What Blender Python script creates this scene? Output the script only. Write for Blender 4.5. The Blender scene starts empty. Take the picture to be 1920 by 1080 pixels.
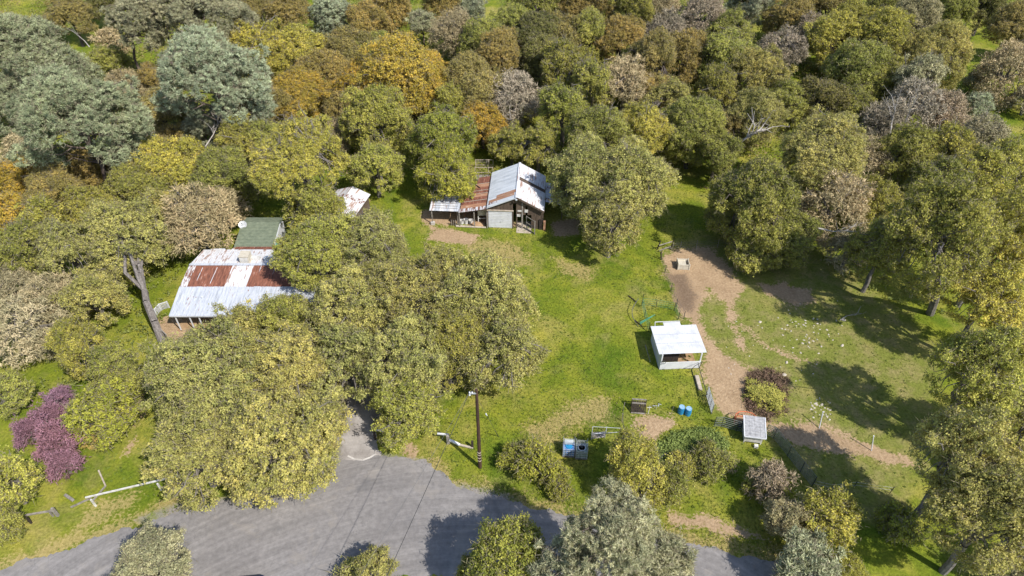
import bpy, math, random
import numpy as np
from mathutils import Vector, Matrix
from mathutils.geometry import tessellate_polygon

# ------------------------------------------------------------------ camera, world, sun, exposure
PITCH = math.radians(42.0); CAMH = 53.0; FPX = 1280.0
scn = bpy.context.scene
cam_d = bpy.data.cameras.new('camera'); cam_d.sensor_width = 36.0; cam_d.lens = 24.0
cam_d.clip_start = 0.5; cam_d.clip_end = 3000.0
cam = bpy.data.objects.new('camera', cam_d); scn.collection.objects.link(cam)
cam.location = (0, 0, CAMH); cam.rotation_euler = (math.radians(90) - PITCH, 0, 0)
scn.camera = cam

SUN_AZ = (0.73, -0.68); SUN_EL = math.radians(49)
w = bpy.data.worlds.new("World"); scn.world = w; w.use_nodes = True
wn = w.node_tree.nodes; wn.clear()
sky = wn.new('ShaderNodeTexSky'); sky.sky_type = 'NISHITA'; sky.sun_disc = False
sky.sun_elevation = SUN_EL; sky.sun_rotation = math.atan2(SUN_AZ[0], SUN_AZ[1])
sky.altitude = 300
bg = wn.new('ShaderNodeBackground'); bg.inputs[1].default_value = 0.135
wo = wn.new('ShaderNodeOutputWorld')
w.node_tree.links.new(sky.outputs[0], bg.inputs[0]); w.node_tree.links.new(bg.outputs[0], wo.inputs[0])

sd = bpy.data.lights.new('sun', 'SUN'); sd.energy = 4.2; sd.angle = math.radians(0.5); sd.color = (1.0, 0.95, 0.87)
sun = bpy.data.objects.new('sun', sd); scn.collection.objects.link(sun)
a = Vector((SUN_AZ[0], SUN_AZ[1], 0)).normalized() * math.cos(SUN_EL); a.z = math.sin(SUN_EL)
sun.rotation_euler = a.to_track_quat('Z', 'Y').to_euler(); sun.location = (60, -50, 80)

scn.view_settings.view_transform = 'Standard'; scn.view_settings.look = 'None'
scn.view_settings.gamma = 1.0; scn.view_settings.exposure = 0.38
scn.view_settings.use_curve_mapping = False

# ------------------------------------------------------------------ helpers
C = scn.collection
rng = np.random.default_rng(7); random.seed(7)

def G(px, py, z=0.0):
    """a point of the place at height z, read off the photograph's pixel grid"""
    u = (px - 960) / FPX; v = (540 - py) / FPX
    dz = -math.sin(PITCH) + v * math.cos(PITCH); dy = math.cos(PITCH) + v * math.sin(PITCH)
    t = (CAMH - z) / -dz
    return Vector((u * t, dy * t, z))

def tag(o, label=None, cat=None, group=None, kind=None):
    if label: o['label'] = label
    if cat: o['category'] = cat
    if group: o['group'] = group
    if kind: o['kind'] = kind
    return o

def thing(name, label, cat, loc, rz=0.0, group=None):
    o = bpy.data.objects.new(name, None); C.objects.link(o)
    o.empty_display_size = 0.3
    o.location = loc; o.rotation_euler = (0, 0, rz)
    return tag(o, label, cat, group)

def copy_tree(o, parent=None):
    c = o.copy(); C.objects.link(c); c.parent = parent
    for ch in list(o.children): copy_tree(ch, c)
    return c

class MB:
    def __init__(s): s.v = []; s.f = []
    def add(s, vs, fs):
        n = len(s.v); s.v += [tuple(x) for x in vs]; s.f += [tuple(i + n for i in f) for f in fs]; return s
    def box(s, c, d, rz=0.0, rx=0.0, ry=0.0):
        M = Matrix.Rotation(rz, 3, 'Z') @ Matrix.Rotation(ry, 3, 'Y') @ Matrix.Rotation(rx, 3, 'X')
        vs = [Vector(c) + M @ Vector((x * d[0] / 2, y * d[1] / 2, z * d[2] / 2)) for x in (-1, 1) for y in (-1, 1) for z in (-1, 1)]
        return s.add(vs, [(0, 1, 3, 2), (4, 6, 7, 5), (0, 4, 5, 1), (2, 3, 7, 6), (0, 2, 6, 4), (1, 5, 7, 3)])
    def tube(s, p0, p1, r0, r1=None, n=6, cap=True):
        p0 = Vector(p0); p1 = Vector(p1); r1 = r0 if r1 is None else r1
        d = (p1 - p0)
        if d.length < 1e-6: return s
        q = d.to_track_quat('Z', 'Y').to_matrix()
        vs = []
        for p, r in ((p0, r0), (p1, r1)):
            for k in range(n):
                t = 2 * math.pi * k / n
                vs.append(p + q @ Vector((math.cos(t) * r, math.sin(t) * r, 0)))
        fs = [(k, (k + 1) % n, n + (k + 1) % n, n + k) for k in range(n)]
        if cap: fs += [tuple(range(n - 1, -1, -1)), tuple(range(n, 2 * n))]
        return s.add(vs, fs)
    def path(s, pts, r, n=5):
        for a_, b_ in zip(pts[:-1], pts[1:]): s.tube(a_, b_, r, r, n)
        return s
    def beam(s, p0, p1, wd, ht):
        """rectangular bar between two points, wd sideways, ht up"""
        p0 = Vector(p0); p1 = Vector(p1); d = (p1 - p0).normalized()
        up = Vector((0, 0, 1)) if abs(d.z) < 0.95 else Vector((0, 1, 0))
        sd_ = d.cross(up).normalized(); u = sd_.cross(d).normalized()
        vs = [p + sd_ * a_ * wd / 2 + u * b_ * ht / 2 for p in (p0, p1) for a_, b_ in ((-1, -1), (1, -1), (1, 1), (-1, 1))]
        return s.add(vs, [(0, 3, 2, 1), (4, 5, 6, 7), (0, 1, 5, 4), (1, 2, 6, 5), (2, 3, 7, 6), (3, 0, 4, 7)])
    def lathe(s, prof, n=16, c=(0, 0, 0)):
        vs = []; fs = []
        for r, z in prof:
            for k in range(n):
                t = 2 * math.pi * k / n
                vs.append((c[0] + r * math.cos(t), c[1] + r * math.sin(t), c[2] + z))
        for i in range(len(prof) - 1):
            for k in range(n):
                fs.append((i * n + k, i * n + (k + 1) % n, (i + 1) * n + (k + 1) % n, (i + 1) * n + k))
        fs.append(tuple(range(n - 1, -1, -1))); fs.append(tuple((len(prof) - 1) * n + k for k in range(n)))
        return s.add(vs, fs)
    def slab(s, c4, th):
        """four corners (counter clockwise from above) with thickness th downward along the normal"""
        c4 = [Vector(c) for c in c4]; nrm = (c4[1] - c4[0]).cross(c4[3] - c4[0]).normalized()
        lo = [c - nrm * th for c in c4]
        return s.add(c4 + lo, [(0, 1, 2, 3), (7, 6, 5, 4), (0, 4, 5, 1), (1, 5, 6, 2), (2, 6, 7, 3), (3, 7, 4, 0)])
    def mesh(s, name):
        me = bpy.data.meshes.new(name); me.from_pydata(s.v, [], s.f); me.update(); return me
    def build(s, name, m, parent=None, off=None, smooth=False):
        if off is not None: s.v = [(x - off[0], y - off[1], z - off[2]) for x, y, z in s.v]
        me = s.mesh(name); me.materials.append(m)
        if smooth: me.polygons.foreach_set('use_smooth', [True] * len(me.polygons))
        o = bpy.data.objects.new(name, me); C.objects.link(o); o.parent = parent
        return o

# ---- node helpers
def newmat(name):
    m = bpy.data.materials.new(name); m.use_nodes = True
    nt = m.node_tree; nt.nodes.clear()
    out = nt.nodes.new('ShaderNodeOutputMaterial'); p = nt.nodes.new('ShaderNodeBsdfPrincipled')
    nt.links.new(p.outputs[0], out.inputs[0]); return m, nt, p, out
def noise(nt, vec, scale, detail=4, rough=0.55, dist=0.0):
    n = nt.nodes.new('ShaderNodeTexNoise'); n.inputs['Scale'].default_value = scale
    n.inputs['Detail'].default_value = detail; n.inputs['Roughness'].default_value = rough; n.inputs['Distortion'].default_value = dist
    nt.links.new(vec, n.inputs['Vector']); return n.outputs[0]
def ramp(nt, fac, stops):
    r = nt.nodes.new('ShaderNodeValToRGB'); e = r.color_ramp.elements
    while len(e) < len(stops): e.new(0.5)
    for i, (p, c) in enumerate(stops):
        e[i].position = p; e[i].color = (*c, 1) if len(c) == 3 else c
    nt.links.new(fac, r.inputs[0]); return r.outputs[0]
def mixc(nt, fac, a_, b_, mode='MIX'):
    m = nt.nodes.new('ShaderNodeMix'); m.data_type = 'RGBA'; m.blend_type = mode
    for inp, val in ((m.inputs[0], fac), (m.inputs[6], a_), (m.inputs[7], b_)):
        if isinstance(val, (int, float)): inp.default_value = val
        elif isinstance(val, tuple): inp.default_value = (*val, 1)
        else: nt.links.new(val, inp)
    return m.outputs[2]
def mth(nt, op, a_, b_=None, clamp=False):
    m = nt.nodes.new('ShaderNodeMath'); m.operation = op; m.use_clamp = clamp
    for i, val in enumerate((a_, b_)):
        if val is None: continue
        if isinstance(val, (int, float)): m.inputs[i].default_value = val
        else: nt.links.new(val, m.inputs[i])
    return m.outputs[0]
def mapped(nt, scale=(1, 1, 1), rot=0.0, kind='Object'):
    tc = nt.nodes.new('ShaderNodeTexCoord'); mp = nt.nodes.new('ShaderNodeMapping')
    mp.inputs['Scale'].default_value = scale; mp.inputs['Rotation'].default_value = (0, 0, rot)
    nt.links.new(tc.outputs[kind], mp.inputs[0]); return mp.outputs[0]
def bump(nt, p, h, strength, dist):
    b = nt.nodes.new('ShaderNodeBump'); b.inputs['Strength'].default_value = strength; b.inputs['Distance'].default_value = dist
    nt.links.new(h, b.inputs['Height']); nt.links.new(b.outputs[0], p.inputs['Normal'])
def surf(name, c1, c2, scale=3.0, rough=0.8, metal=0.0, sc=(1, 1, 1), c3=None, lo=0.35, hi=0.65, bmp=0.25, bdist=0.02):
    m, nt, p, out = newmat(name); v = mapped(nt, sc)
    f = noise(nt, v, scale, 6, 0.6)
    st = [(lo, c1), (hi, c2)] + ([(min(hi + 0.09, 1), c3)] if c3 else [])
    col = ramp(nt, f, st)
    f2 = noise(nt, v, scale * 9, 3)
    col = mixc(nt, 0.35, col, ramp(nt, f2, [(0.3, (0.35,) * 3), (0.7, (0.65,) * 3)]), 'OVERLAY')
    nt.links.new(col, p.inputs['Base Color']); p.inputs['Roughness'].default_value = rough; p.inputs['Metallic'].default_value = metal
    bump(nt, p, f2, bmp, bdist); return m

M = {}
M['galv'] = surf('white_galvanised_sheet', (0.33, 0.36, 0.41), (0.58, 0.61, 0.67), 1.6, 0.5, 0.0, (3.5, 0.35, 1), lo=0.3, hi=0.6, c3=(0.30, 0.22, 0.19))
M['galv_bright'] = surf('bright_white_sheet', (0.46, 0.46, 0.48), (0.70, 0.71, 0.74), 1.4, 0.5, 0.0, (3, 0.4, 1), lo=0.25, hi=0.53, c3=(0.36, 0.24, 0.19))
M['galv_grey'] = surf('grey_galvanised_sheet', (0.44, 0.47, 0.50), (0.66, 0.69, 0.72), 1.0, 0.42, 0.0, (0.5, 2.5, 1), lo=0.3, hi=0.65)
M['rust'] = surf('rusted_sheet', (0.10, 0.040, 0.028), (0.29, 0.115, 0.07), 2.2, 0.85, 0.0, (3.0, 0.5, 1), c3=(0.45, 0.32, 0.27), lo=0.3, hi=0.62)
M['rust_light'] = surf('light_rusted_sheet', (0.30, 0.13, 0.07), (0.46, 0.27, 0.17), 1.5, 0.85, 0.0, (0.6, 2.5, 1), c3=(0.6, 0.55, 0.5), lo=0.3, hi=0.62)
M['rust_mix'] = surf('part_rusted_sheet', (0.20, 0.09, 0.06), (0.60, 0.60, 0.62), 2.2, 0.7, 0.0, (3.0, 0.5, 1), lo=0.46, hi=0.52)
M['oldwood'] = surf('weathered_brown_board', (0.055, 0.038, 0.028), (0.16, 0.115, 0.085), 2.0, 0.9, 0.0, (5, 5, 0.4), c3=(0.26, 0.22, 0.19))
M['greywood'] = surf('grey_weathered_wood', (0.16, 0.14, 0.12), (0.34, 0.31, 0.28), 3.0, 0.9, 0.0, (1, 1, 1))
M['darkwood'] = surf('dark_wood', (0.018, 0.013, 0.011), (0.055, 0.038, 0.03), 3.0, 0.9, 0.0, (3, 3, 0.5))
M['palewood'] = surf('pale_wood', (0.36, 0.30, 0.23), (0.52, 0.45, 0.37), 3.0, 0.85)
M['polewood'] = surf('creosoted_pole', (0.035, 0.018, 0.012), (0.09, 0.045, 0.03), 4.0, 0.85, 0.0, (3, 3, 0.3))
M['white'] = surf('white_paint', (0.55, 0.56, 0.60), (0.70, 0.71, 0.74), 1.2, 0.55, lo=0.3, hi=0.55, bmp=0.08)
M['whitedirty'] = surf('dirty_white_paint', (0.45, 0.43, 0.40), (0.75, 0.74, 0.72), 2.0, 0.7)
M['cream'] = surf('cream_plastic', (0.50, 0.45, 0.35), (0.62, 0.57, 0.47), 2.5, 0.55)
M['asphalt_shingle'] = surf('grey_shingle', (0.27, 0.27, 0.28), (0.46, 0.46, 0.47), 4.0, 0.9)
M['green_shingle'] = surf('green_shingle', (0.13, 0.16, 0.11), (0.20, 0.23, 0.16), 2.5, 0.92)
M['blueplastic'] = surf('blue_plastic', (0.015, 0.19, 0.42), (0.03, 0.27, 0.52), 2.0, 0.4, bmp=0.05)
M['bluelid'] = surf('faded_blue_lid', (0.16, 0.36, 0.55), (0.34, 0.50, 0.64), 5.0, 0.5, bmp=0.05)
M['cagemetal'] = surf('cage_galvanised', (0.42, 0.44, 0.46), (0.66, 0.68, 0.70), 5.0, 0.45, 0.3, bmp=0.05)
M['darkmetal'] = surf('dark_painted_steel', (0.025, 0.03, 0.035), (0.07, 0.08, 0.085), 5.0, 0.6, 0.2, bmp=0.05)
M['fencemetal'] = surf('grey_green_pipe', (0.10, 0.12, 0.10), (0.20, 0.22, 0.19), 5.0, 0.55, 0.2, bmp=0.05)
M['wire'] = surf('wire_grey', (0.10, 0.10, 0.10), (0.16, 0.16, 0.16), 3.0, 0.6, 0.2, bmp=0.0)
M['powerwire'] = surf('power_cable', (0.03, 0.03, 0.03), (0.05, 0.05, 0.05), 3.0, 0.7, bmp=0.0)
M['netgreen'] = surf('green_netting', (0.03, 0.22, 0.15), (0.08, 0.34, 0.25), 3.0, 0.6, bmp=0.1)
M['orange'] = surf('orange_pipe', (0.60, 0.13, 0.05), (0.72, 0.22, 0.10), 4.0, 0.5, bmp=0.0)
M['black'] = surf('black_rubber', (0.012, 0.012, 0.014), (0.03, 0.03, 0.03), 4.0, 0.6, bmp=0.0)
M['stone'] = surf('pale_stone', (0.42, 0.37, 0.30), (0.68, 0.62, 0.54), 6.0, 0.9)
M['cloudy'] = surf('cloudy_tank', (0.36, 0.42, 0.46), (0.58, 0.62, 0.64), 2.5, 0.35, bmp=0.02)
M['tankblue'] = surf('blue_tarp_tank', (0.02, 0.11, 0.38), (0.22, 0.34, 0.52), 3.5, 0.45, bmp=0.1)
M['tankgreen'] = surf('algae_tank', (0.12, 0.18, 0.14), (0.34, 0.42, 0.38), 3.0, 0.4, bmp=0.05)
M['deck'] = surf('tan_deck', (0.30, 0.19, 0.10), (0.42, 0.28, 0.16), 2.0, 0.9)
M['carpaint'] = surf('dark_blue_paint', (0.01, 0.025, 0.07), (0.02, 0.035, 0.09), 1.0, 0.2, 0.3, bmp=0.0)
M['glass'] = surf('dark_glass', (0.01, 0.012, 0.015), (0.02, 0.022, 0.025), 1.0, 0.08, bmp=0.0)
M['bark'] = surf('grey_oak_bark', (0.11, 0.095, 0.085), (0.25, 0.225, 0.205), 3.0, 0.95, 0, (2, 2, 0.7), bmp=0.5)
M['barkdark'] = surf('dark_bark', (0.05, 0.04, 0.035), (0.14, 0.115, 0.10), 3.0, 0.95, 0, (2, 2, 0.7), bmp=0.5)
M['barkpine'] = surf('pine_bark', (0.10, 0.075, 0.06), (0.22, 0.17, 0.14), 3.0, 0.95, 0, (2, 2, 0.7), bmp=0.5)

def leafmat(name, trans=0.3):
    m, nt, p, out = newmat(name)
    oi = nt.nodes.new('ShaderNodeObjectInfo')
    at = nt.nodes.new('ShaderNodeAttribute'); at.attribute_name = 'vary'
    hs = nt.nodes.new('ShaderNodeHueSaturation')
    nt.links.new(oi.outputs['Color'], hs.inputs['Color'])
    nt.links.new(mth(nt, 'ADD', mth(nt, 'MULTIPLY', at.outputs['Fac'], 0.9), 0.55), hs.inputs['Value'])
    h = mth(nt, 'ADD', mth(nt, 'MULTIPLY', at.outputs['Fac'], -0.03), 0.513)
    nt.links.new(h, hs.inputs['Hue'])
    a2_ = nt.nodes.new('ShaderNodeAttribute'); a2_.attribute_name = 'twig'
    col = mixc(nt, mth(nt, 'MULTIPLY', a2_.outputs['Fac'], 0.85), hs.outputs[0], (0.25, 0.215, 0.15))
    nt.links.new(col, p.inputs['Base Color']); p.inputs['Roughness'].default_value = 0.75
    p.inputs['Specular IOR Level'].default_value = 0.25
    tr = nt.nodes.new('ShaderNodeBsdfTranslucent'); nt.links.new(col, tr.inputs[0])
    mx = nt.nodes.new('ShaderNodeMixShader'); mx.inputs[0].default_value = trans
    nt.links.new(p.outputs[0], mx.inputs[1]); nt.links.new(tr.outputs[0], mx.inputs[2]); nt.links.new(mx.outputs[0], out.inputs[0])
    return m
M['leaf'] = leafmat('leaves', 0.25)
M['twig'] = leafmat('twigs', 0.0)

# ------------------------------------------------------------------ regions of the ground (world metres)
def poly(pts): return np.array([G(x, y)[:2] for x, y in pts])
def sdf(P, X, Y):
    """signed distance to polygon, positive inside"""
    d = np.full(X.shape, 1e9); ins = np.zeros(X.shape, bool)
    n = len(P)
    for i in range(n):
        ax, ay = P[i]; bx, by = P[(i + 1) % n]
        ex, ey = bx - ax, by - ay; L = ex * ex + ey * ey + 1e-9
        t = np.clip(((X - ax) * ex + (Y - ay) * ey) / L, 0, 1)
        d = np.minimum(d, np.hypot(X - ax - t * ex, Y - ay - t * ey))
        c = ((ay > Y) != (by > Y)) & (X < (bx - ax) * (Y - ay) / (by - ay + 1e-12) + ax)
        ins ^= c
    return np.where(ins, d, -d)
def sdl(pts, wd, X, Y):
    """signed distance to a poly-line of half width wd"""
    P = poly(pts); d = np.full(X.shape, 1e9)
    for i in range(len(P) - 1):
        ax, ay = P[i]; ex, ey = P[i + 1] - P[i]; L = ex * ex + ey * ey + 1e-9
        t = np.clip(((X - ax) * ex + (Y - ay) * ey) / L, 0, 1)
        d = np.minimum(d, np.hypot(X - ax - t * ex, Y - ay - t * ey))
    return wd - d

ROAD = [(-120, 1100), (0, 1067), (100, 1038), (200, 1003), (260, 984), (330, 962), (420, 940), (520, 915), (585, 885), (640, 862), (700, 857), (790, 858), (830, 890), (862, 912),
        (930, 932), (1010, 952), (1100, 978), (1190, 1000), (1290, 1020), (1420, 1046), (1560, 1082), (1700, 1120), (2100, 1230),
        (2100, 1420), (1500, 1220), (1200, 1140), (900, 1090), (760, 1078), (560, 1100), (300, 1160), (0, 1250), (-200, 1330)]
DRIVE = [(648, 872), (640, 840), (648, 790), (655, 750), (644, 700), (672, 660), (725, 640), (740, 670), (720, 720), (700, 760), (702, 800), (712, 852), (700, 868)]
GRAV = [(600, 900), (630, 840), (620, 740), (600, 640), (640, 580), (700, 560), (780, 560), (860, 560), (890, 600), (900, 640), (900, 680), (900, 700), (760, 760), (700, 790), (706, 850), (760, 858), (800, 862), (790, 880), (700, 900)]
SHOULDER = [[(250, 975), (330, 945), (430, 930), (560, 890), (640, 860), (640, 900), (560, 935), (400, 975), (300, 985)],
            [(850, 905), (950, 925), (980, 948), (930, 945), (860, 925)]]
DIRT = [[(1238, 474), (1290, 466), (1335, 465), (1370, 500), (1395, 545), (1372, 575), (1330, 545), (1316, 575), (1325, 640), (1370, 665), (1400, 690), (1424, 706), (1404, 720), (1404, 745),
         (1420, 775), (1440, 792), (1480, 790), (1520, 788), (1560, 805), (1640, 836), (1700, 858), (1720, 880), (1660, 870), (1580, 852), (1540, 850), (1480, 830), (1430, 800), (1390, 790), (1345, 772), (1330, 730), (1316, 694), (1322, 655), (1290, 605), (1272, 580), (1258, 540), (1246, 505)],
        [(1420, 530), (1470, 530), (1520, 545), (1530, 570), (1490, 575), (1430, 550)],
        [(790, 392), (912, 395), (1000, 425), (920, 425), (850, 420), (790, 424)],
        [(1030, 418), (1085, 405), (1090, 440), (1040, 445)],
        [(1185, 782), (1262, 776), (1262, 800), (1235, 815), (1222, 850), (1200, 830)],
        [(288, 590), (420, 596), (600, 596), (640, 620), (420, 660), (318, 640), (292, 612)],
        [(272, 690), (286, 690), (262, 780), (244, 850), (236, 850), (254, 770)],
        [(1255, 960), (1300, 958), (1400, 990), (1440, 1015), (1340, 1000), (1262, 985)],
        [(1360, 850), (1372, 850), (1382, 888), (1366, 892)],
        [(752, 830), (776, 826), (786, 862), (770, 872), (756, 860)],
        [(805, 420), (900, 440), (880, 462), (800, 452)],
        [(885, 945), (940, 955), (1000, 965), (940, 958)]]
PATHS = [([(1345, 505), (1362, 560), (1372, 600), (1392, 650)], 0.45), ([(1352, 560), (1385, 600), (1420, 640), (1475, 668), (1530, 680)], 0.22), ([(1322, 640), (1350, 665), (1420, 706)], 0.4)]
MANURE = [[(1250, 512), (1285, 512), (1310, 560), (1300, 590), (1272, 575)], [(1400, 700), (1440, 690), (1480, 710), (1476, 770), (1440, 792), (1402, 770), (1395, 735)]]
PADDOCK = [(1240, 470), (1330, 440), (1560, 470), (1760, 660), (1740, 880), (1640, 980), (1480, 880), (1420, 800), (1340, 780), (1310, 690), (1275, 590)]
DRYL = [([(-40, 1075), (100, 1032), (200, 997), (262, 972), (330, 940)], 0.55), ([(800, 868), (850, 905), (930, 928), (1010, 948), (1100, 972), (1190, 992), (1290, 1012), (1420, 1040), (1560, 1070)], 0.55)]
DRYP = [[(980, 800), (1080, 745), (1150, 740), (1160, 790), (1100, 800), (1050, 830), (1000, 835)], [(150, 950), (260, 915), (290, 930), (200, 985), (120, 1015)],
        [(870, 440), (980, 455), (1010, 500), (930, 500), (860, 470)], [(1030, 480), (1120, 500), (1120, 530), (1050, 520)]]

# graded grid sheet: fine where the photograph looks, coarse to the horizon
def axis(lo, hi, step, far, dirn=0):
    core = list(np.arange(lo, hi + 1e-6, step)); s = step; x = core[-1]; up = []
    while x < far: s *= 1.25; x += s; up.append(x)
    s = step; x = core[0]; dn = []
    while x > -far: s *= 1.25; x -= s; dn.append(x)
    return np.array(dn[::-1] + core + up)
gx = axis(-60, 60, 0.4, 1500); gy = axis(18, 100, 0.4, 1500)
X, Y = np.meshgrid(gx, gy)
def hills(X, Y):
    r = np.clip((Y - 82) / 30, 0, 1) ** 2
    return r * (0.9 * np.sin(X * 0.045 + 1) + 0.7 * np.sin(Y * 0.06 + X * 0.02) + 0.2) 
def hz(x, y): return float(hills(np.array(x), np.array(y)))
Z = hills(X, Y)
nx, ny = len(gx), len(gy)
idx = np.arange(nx * ny).reshape(ny, nx)
faces = np.stack([idx[:-1, :-1], idx[:-1, 1:], idx[1:, 1:], idx[1:, :-1]], -1).reshape(-1, 4)
def quick_mesh(name, V, F, k):
    me = bpy.data.meshes.new(name); V = np.asarray(V, np.float32); F = np.asarray(F, np.int32)
    me.vertices.add(len(V)); me.vertices.foreach_set('co', V.ravel())
    me.loops.add(F.size); me.loops.foreach_set('vertex_index', F.ravel())
    me.polygons.add(len(F)); me.polygons.foreach_set('loop_start', np.arange(0, F.size, k, dtype=np.int32))
    me.update(calc_edges=True); return me
def attr(me, name, a_):
    t = me.attributes.new(name, 'FLOAT', 'POINT'); t.data.foreach_set('value', np.asarray(a_, np.float32).ravel())
gm = quick_mesh('ground', np.stack([X, Y, Z], -1).reshape(-1, 3), faces, 4)
def best(lst): return np.max(np.stack(lst), 0)
S_dirt = best([sdf(poly(p), X, Y) for p in DIRT] + [sdl(p, w_, X, Y) for p, w_ in PATHS])
S_grav = best([sdf(poly(GRAV), X, Y)] + [sdf(poly(p), X, Y) for p in SHOULDER])
S_man = best([sdf(poly(p), X, Y) for p in MANURE])
S_pad = sdf(poly(PADDOCK), X, Y)
S_dry = best([sdl(p, w_, X, Y) for p, w_ in DRYL] + [sdf(poly(p), X, Y) - 0.5 for p in DRYP])
S_wood = np.clip((Y - 76) / 6, -3, 3)
for n_, a_ in (('dirt', S_dirt), ('gravel', S_grav), ('manure', S_man), ('paddock', S_pad), ('dry', S_dry)):
    attr(gm, n_, np.clip(a_, -20, 20))
m, nt, p, out = newmat('ground_cover'); v = mapped(nt)
def A(n_):
    t = nt.nodes.new('ShaderNodeAttribute'); t.attribute_name = n_; return t.outputs['Fac']
n1 = noise(nt, v, 0.16, 5, 0.62, 0.5); n2 = noise(nt, v, 0.55, 5, 0.65); n3 = noise(nt, v, 4.0, 5, 0.7); n4 = noise(nt, v, 18.0, 3, 0.6)
grass = ramp(nt, n1, [(0.34, (0.115, 0.170, 0.016)), (0.5, (0.195, 0.225, 0.024)), (0.64, (0.30, 0.285, 0.055))])
grass = mixc(nt, 0.75, grass, ramp(nt, n2, [(0.28, (0.28, 0.36, 0.26)), (0.5, (0.5, 0.5, 0.5)), (0.72, (0.70, 0.64, 0.58))]), 'OVERLAY')
grass = mixc(nt, 0.8, grass, ramp(nt, n3, [(0.28, (0.2, 0.22, 0.22)), (0.5, (0.5, 0.5, 0.5)), (0.72, (0.76, 0.74, 0.66))]), 'OVERLAY')
straw = ramp(nt, n3, [(0.3, (0.25, 0.20, 0.07)), (0.7, (0.56, 0.42, 0.20))])
soil = ramp(nt, n3, [(0.25, (0.27, 0.18, 0.105)), (0.55, (0.44, 0.315, 0.195)), (0.8, (0.56, 0.44, 0.29))])
soil = mixc(nt, 0.6, soil, ramp(nt, n2, [(0.3, (0.38, 0.36, 0.34)), (0.7, (0.62, 0.62, 0.62))]), 'OVERLAY')
grv = mixc(nt, ramp(nt, n2, [(0.48, (0,) * 3), (0.62, (0.7,) * 3)]), ramp(nt, n4, [(0.3, (0.22, 0.20, 0.18)), (0.7, (0.38, 0.35, 0.32))]), grass)
man = ramp(nt, n3, [(0.3, (0.07, 0.047, 0.034)), (0.7, (0.19, 0.135, 0.10))])
def mask(att, k2, k3, wd, off=0.0):
    """signed distance + ragged noise turned into an edge"""
    e = mth(nt, 'ADD', att, mth(nt, 'MULTIPLY', mth(nt, 'SUBTRACT', n2, 0.5), k2))
    e = mth(nt, 'ADD', e, mth(nt, 'MULTIPLY', mth(nt, 'SUBTRACT', n3, 0.5), k3))
    return mth(nt, 'ADD', mth(nt, 'MULTIPLY', mth(nt, 'ADD', e, off), 1.0 / wd), 0.5, clamp=True)
padf = mask(A('paddock'), 3, 1, 1.5)
padg = mixc(nt, ramp(nt, n2, [(0.45, (0.1,) * 3), (0.68, (0.8,) * 3)]), (0.175, 0.205, 0.034), (0.34, 0.275, 0.13))
padg = mixc(nt, 0.8, padg, ramp(nt, n3, [(0.28, (0.27,) * 3), (0.72, (0.72,) * 3)]), 'OVERLAY')
c = mixc(nt, padf, grass, padg)
# scattered straw in the lawn
sc_ = mth(nt, 'MULTIPLY', ramp(nt, noise(nt, v, 0.22, 6, 0.7, 0.4), [(0.50, (0,) * 3), (0.70, (0.8,) * 3)]), 1.0)
c = mixc(nt, sc_, c, mixc(nt, 0.45, straw, grass))
c = mixc(nt, mth(nt, 'MULTIPLY', mask(A('dry'), 4.5, 4.5, 0.7), 0.72), c, straw)
c = mixc(nt, mask(A('dirt'), 3.2, 3.0, 0.35, -0.12), c, soil)
c = mixc(nt, mth(nt, 'MULTIPLY', mask(A('manure'), 2.5, 4.0, 0.5, -0.2), 0.7), c, man)
c = mixc(nt, mask(A('gravel'), 1.5, 1.3, 0.5), c, grv)
nt.links.new(c, p.inputs['Base Color']); p.inputs['Roughness'].default_value = 0.95; p.inputs['Specular IOR Level'].default_value = 0.1
bump(nt, p, mth(nt, 'ADD', n3, mth(nt, 'MULTIPLY', n4, 0.5)), 0.9, 0.12)
gm.materials.append(m)
go = bpy.data.objects.new('ground', gm); C.objects.link(go); go['kind'] = 'structure'
gm.polygons.foreach_set('use_smooth', [True] * len(gm.polygons))

def sheet_poly(name, pts, z, jag, mat_, step=0.22, kind='structure'):
    P = poly(pts) if not isinstance(pts, np.ndarray) else pts
    r = np.random.default_rng(len(pts)); outp = []
    ph = r.uniform(0, 6, 8); s = 0.0
    for i in range(len(P)):
        a_, b_ = P[i], P[(i + 1) % len(P)]; L = np.hypot(*(b_ - a_)); n = max(1, int(L / step))
        nrm = np.array([-(b_ - a_)[1], (b_ - a_)[0]]) / (L + 1e-9)
        for k in range(n):
            s += step
            d = jag * (0.5 * math.sin(s * 1.1 + ph[0]) + 0.4 * math.sin(s * 2.7 + ph[1]) + 0.6 * r.uniform(-1, 1) * 0.7)
            outp.append(a_ + (b_ - a_) * k / n + nrm * d)
    vs = [Vector((x, y, z)) for x, y in outp]
    tri = tessellate_polygon([vs])
    me = bpy.data.meshes.new(name); me.from_pydata(vs, [], [tuple(t) for t in tri]); me.update()
    # face up
    if sum(pg.normal.z for pg in me.polygons) < 0: me.flip_normals()
    me.materials.append(mat_); o = bpy.data.objects.new(name, me); C.objects.link(o); o['kind'] = kind
    return o

m, nt, p, out = newmat('worn_asphalt'); v = mapped(nt)
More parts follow.
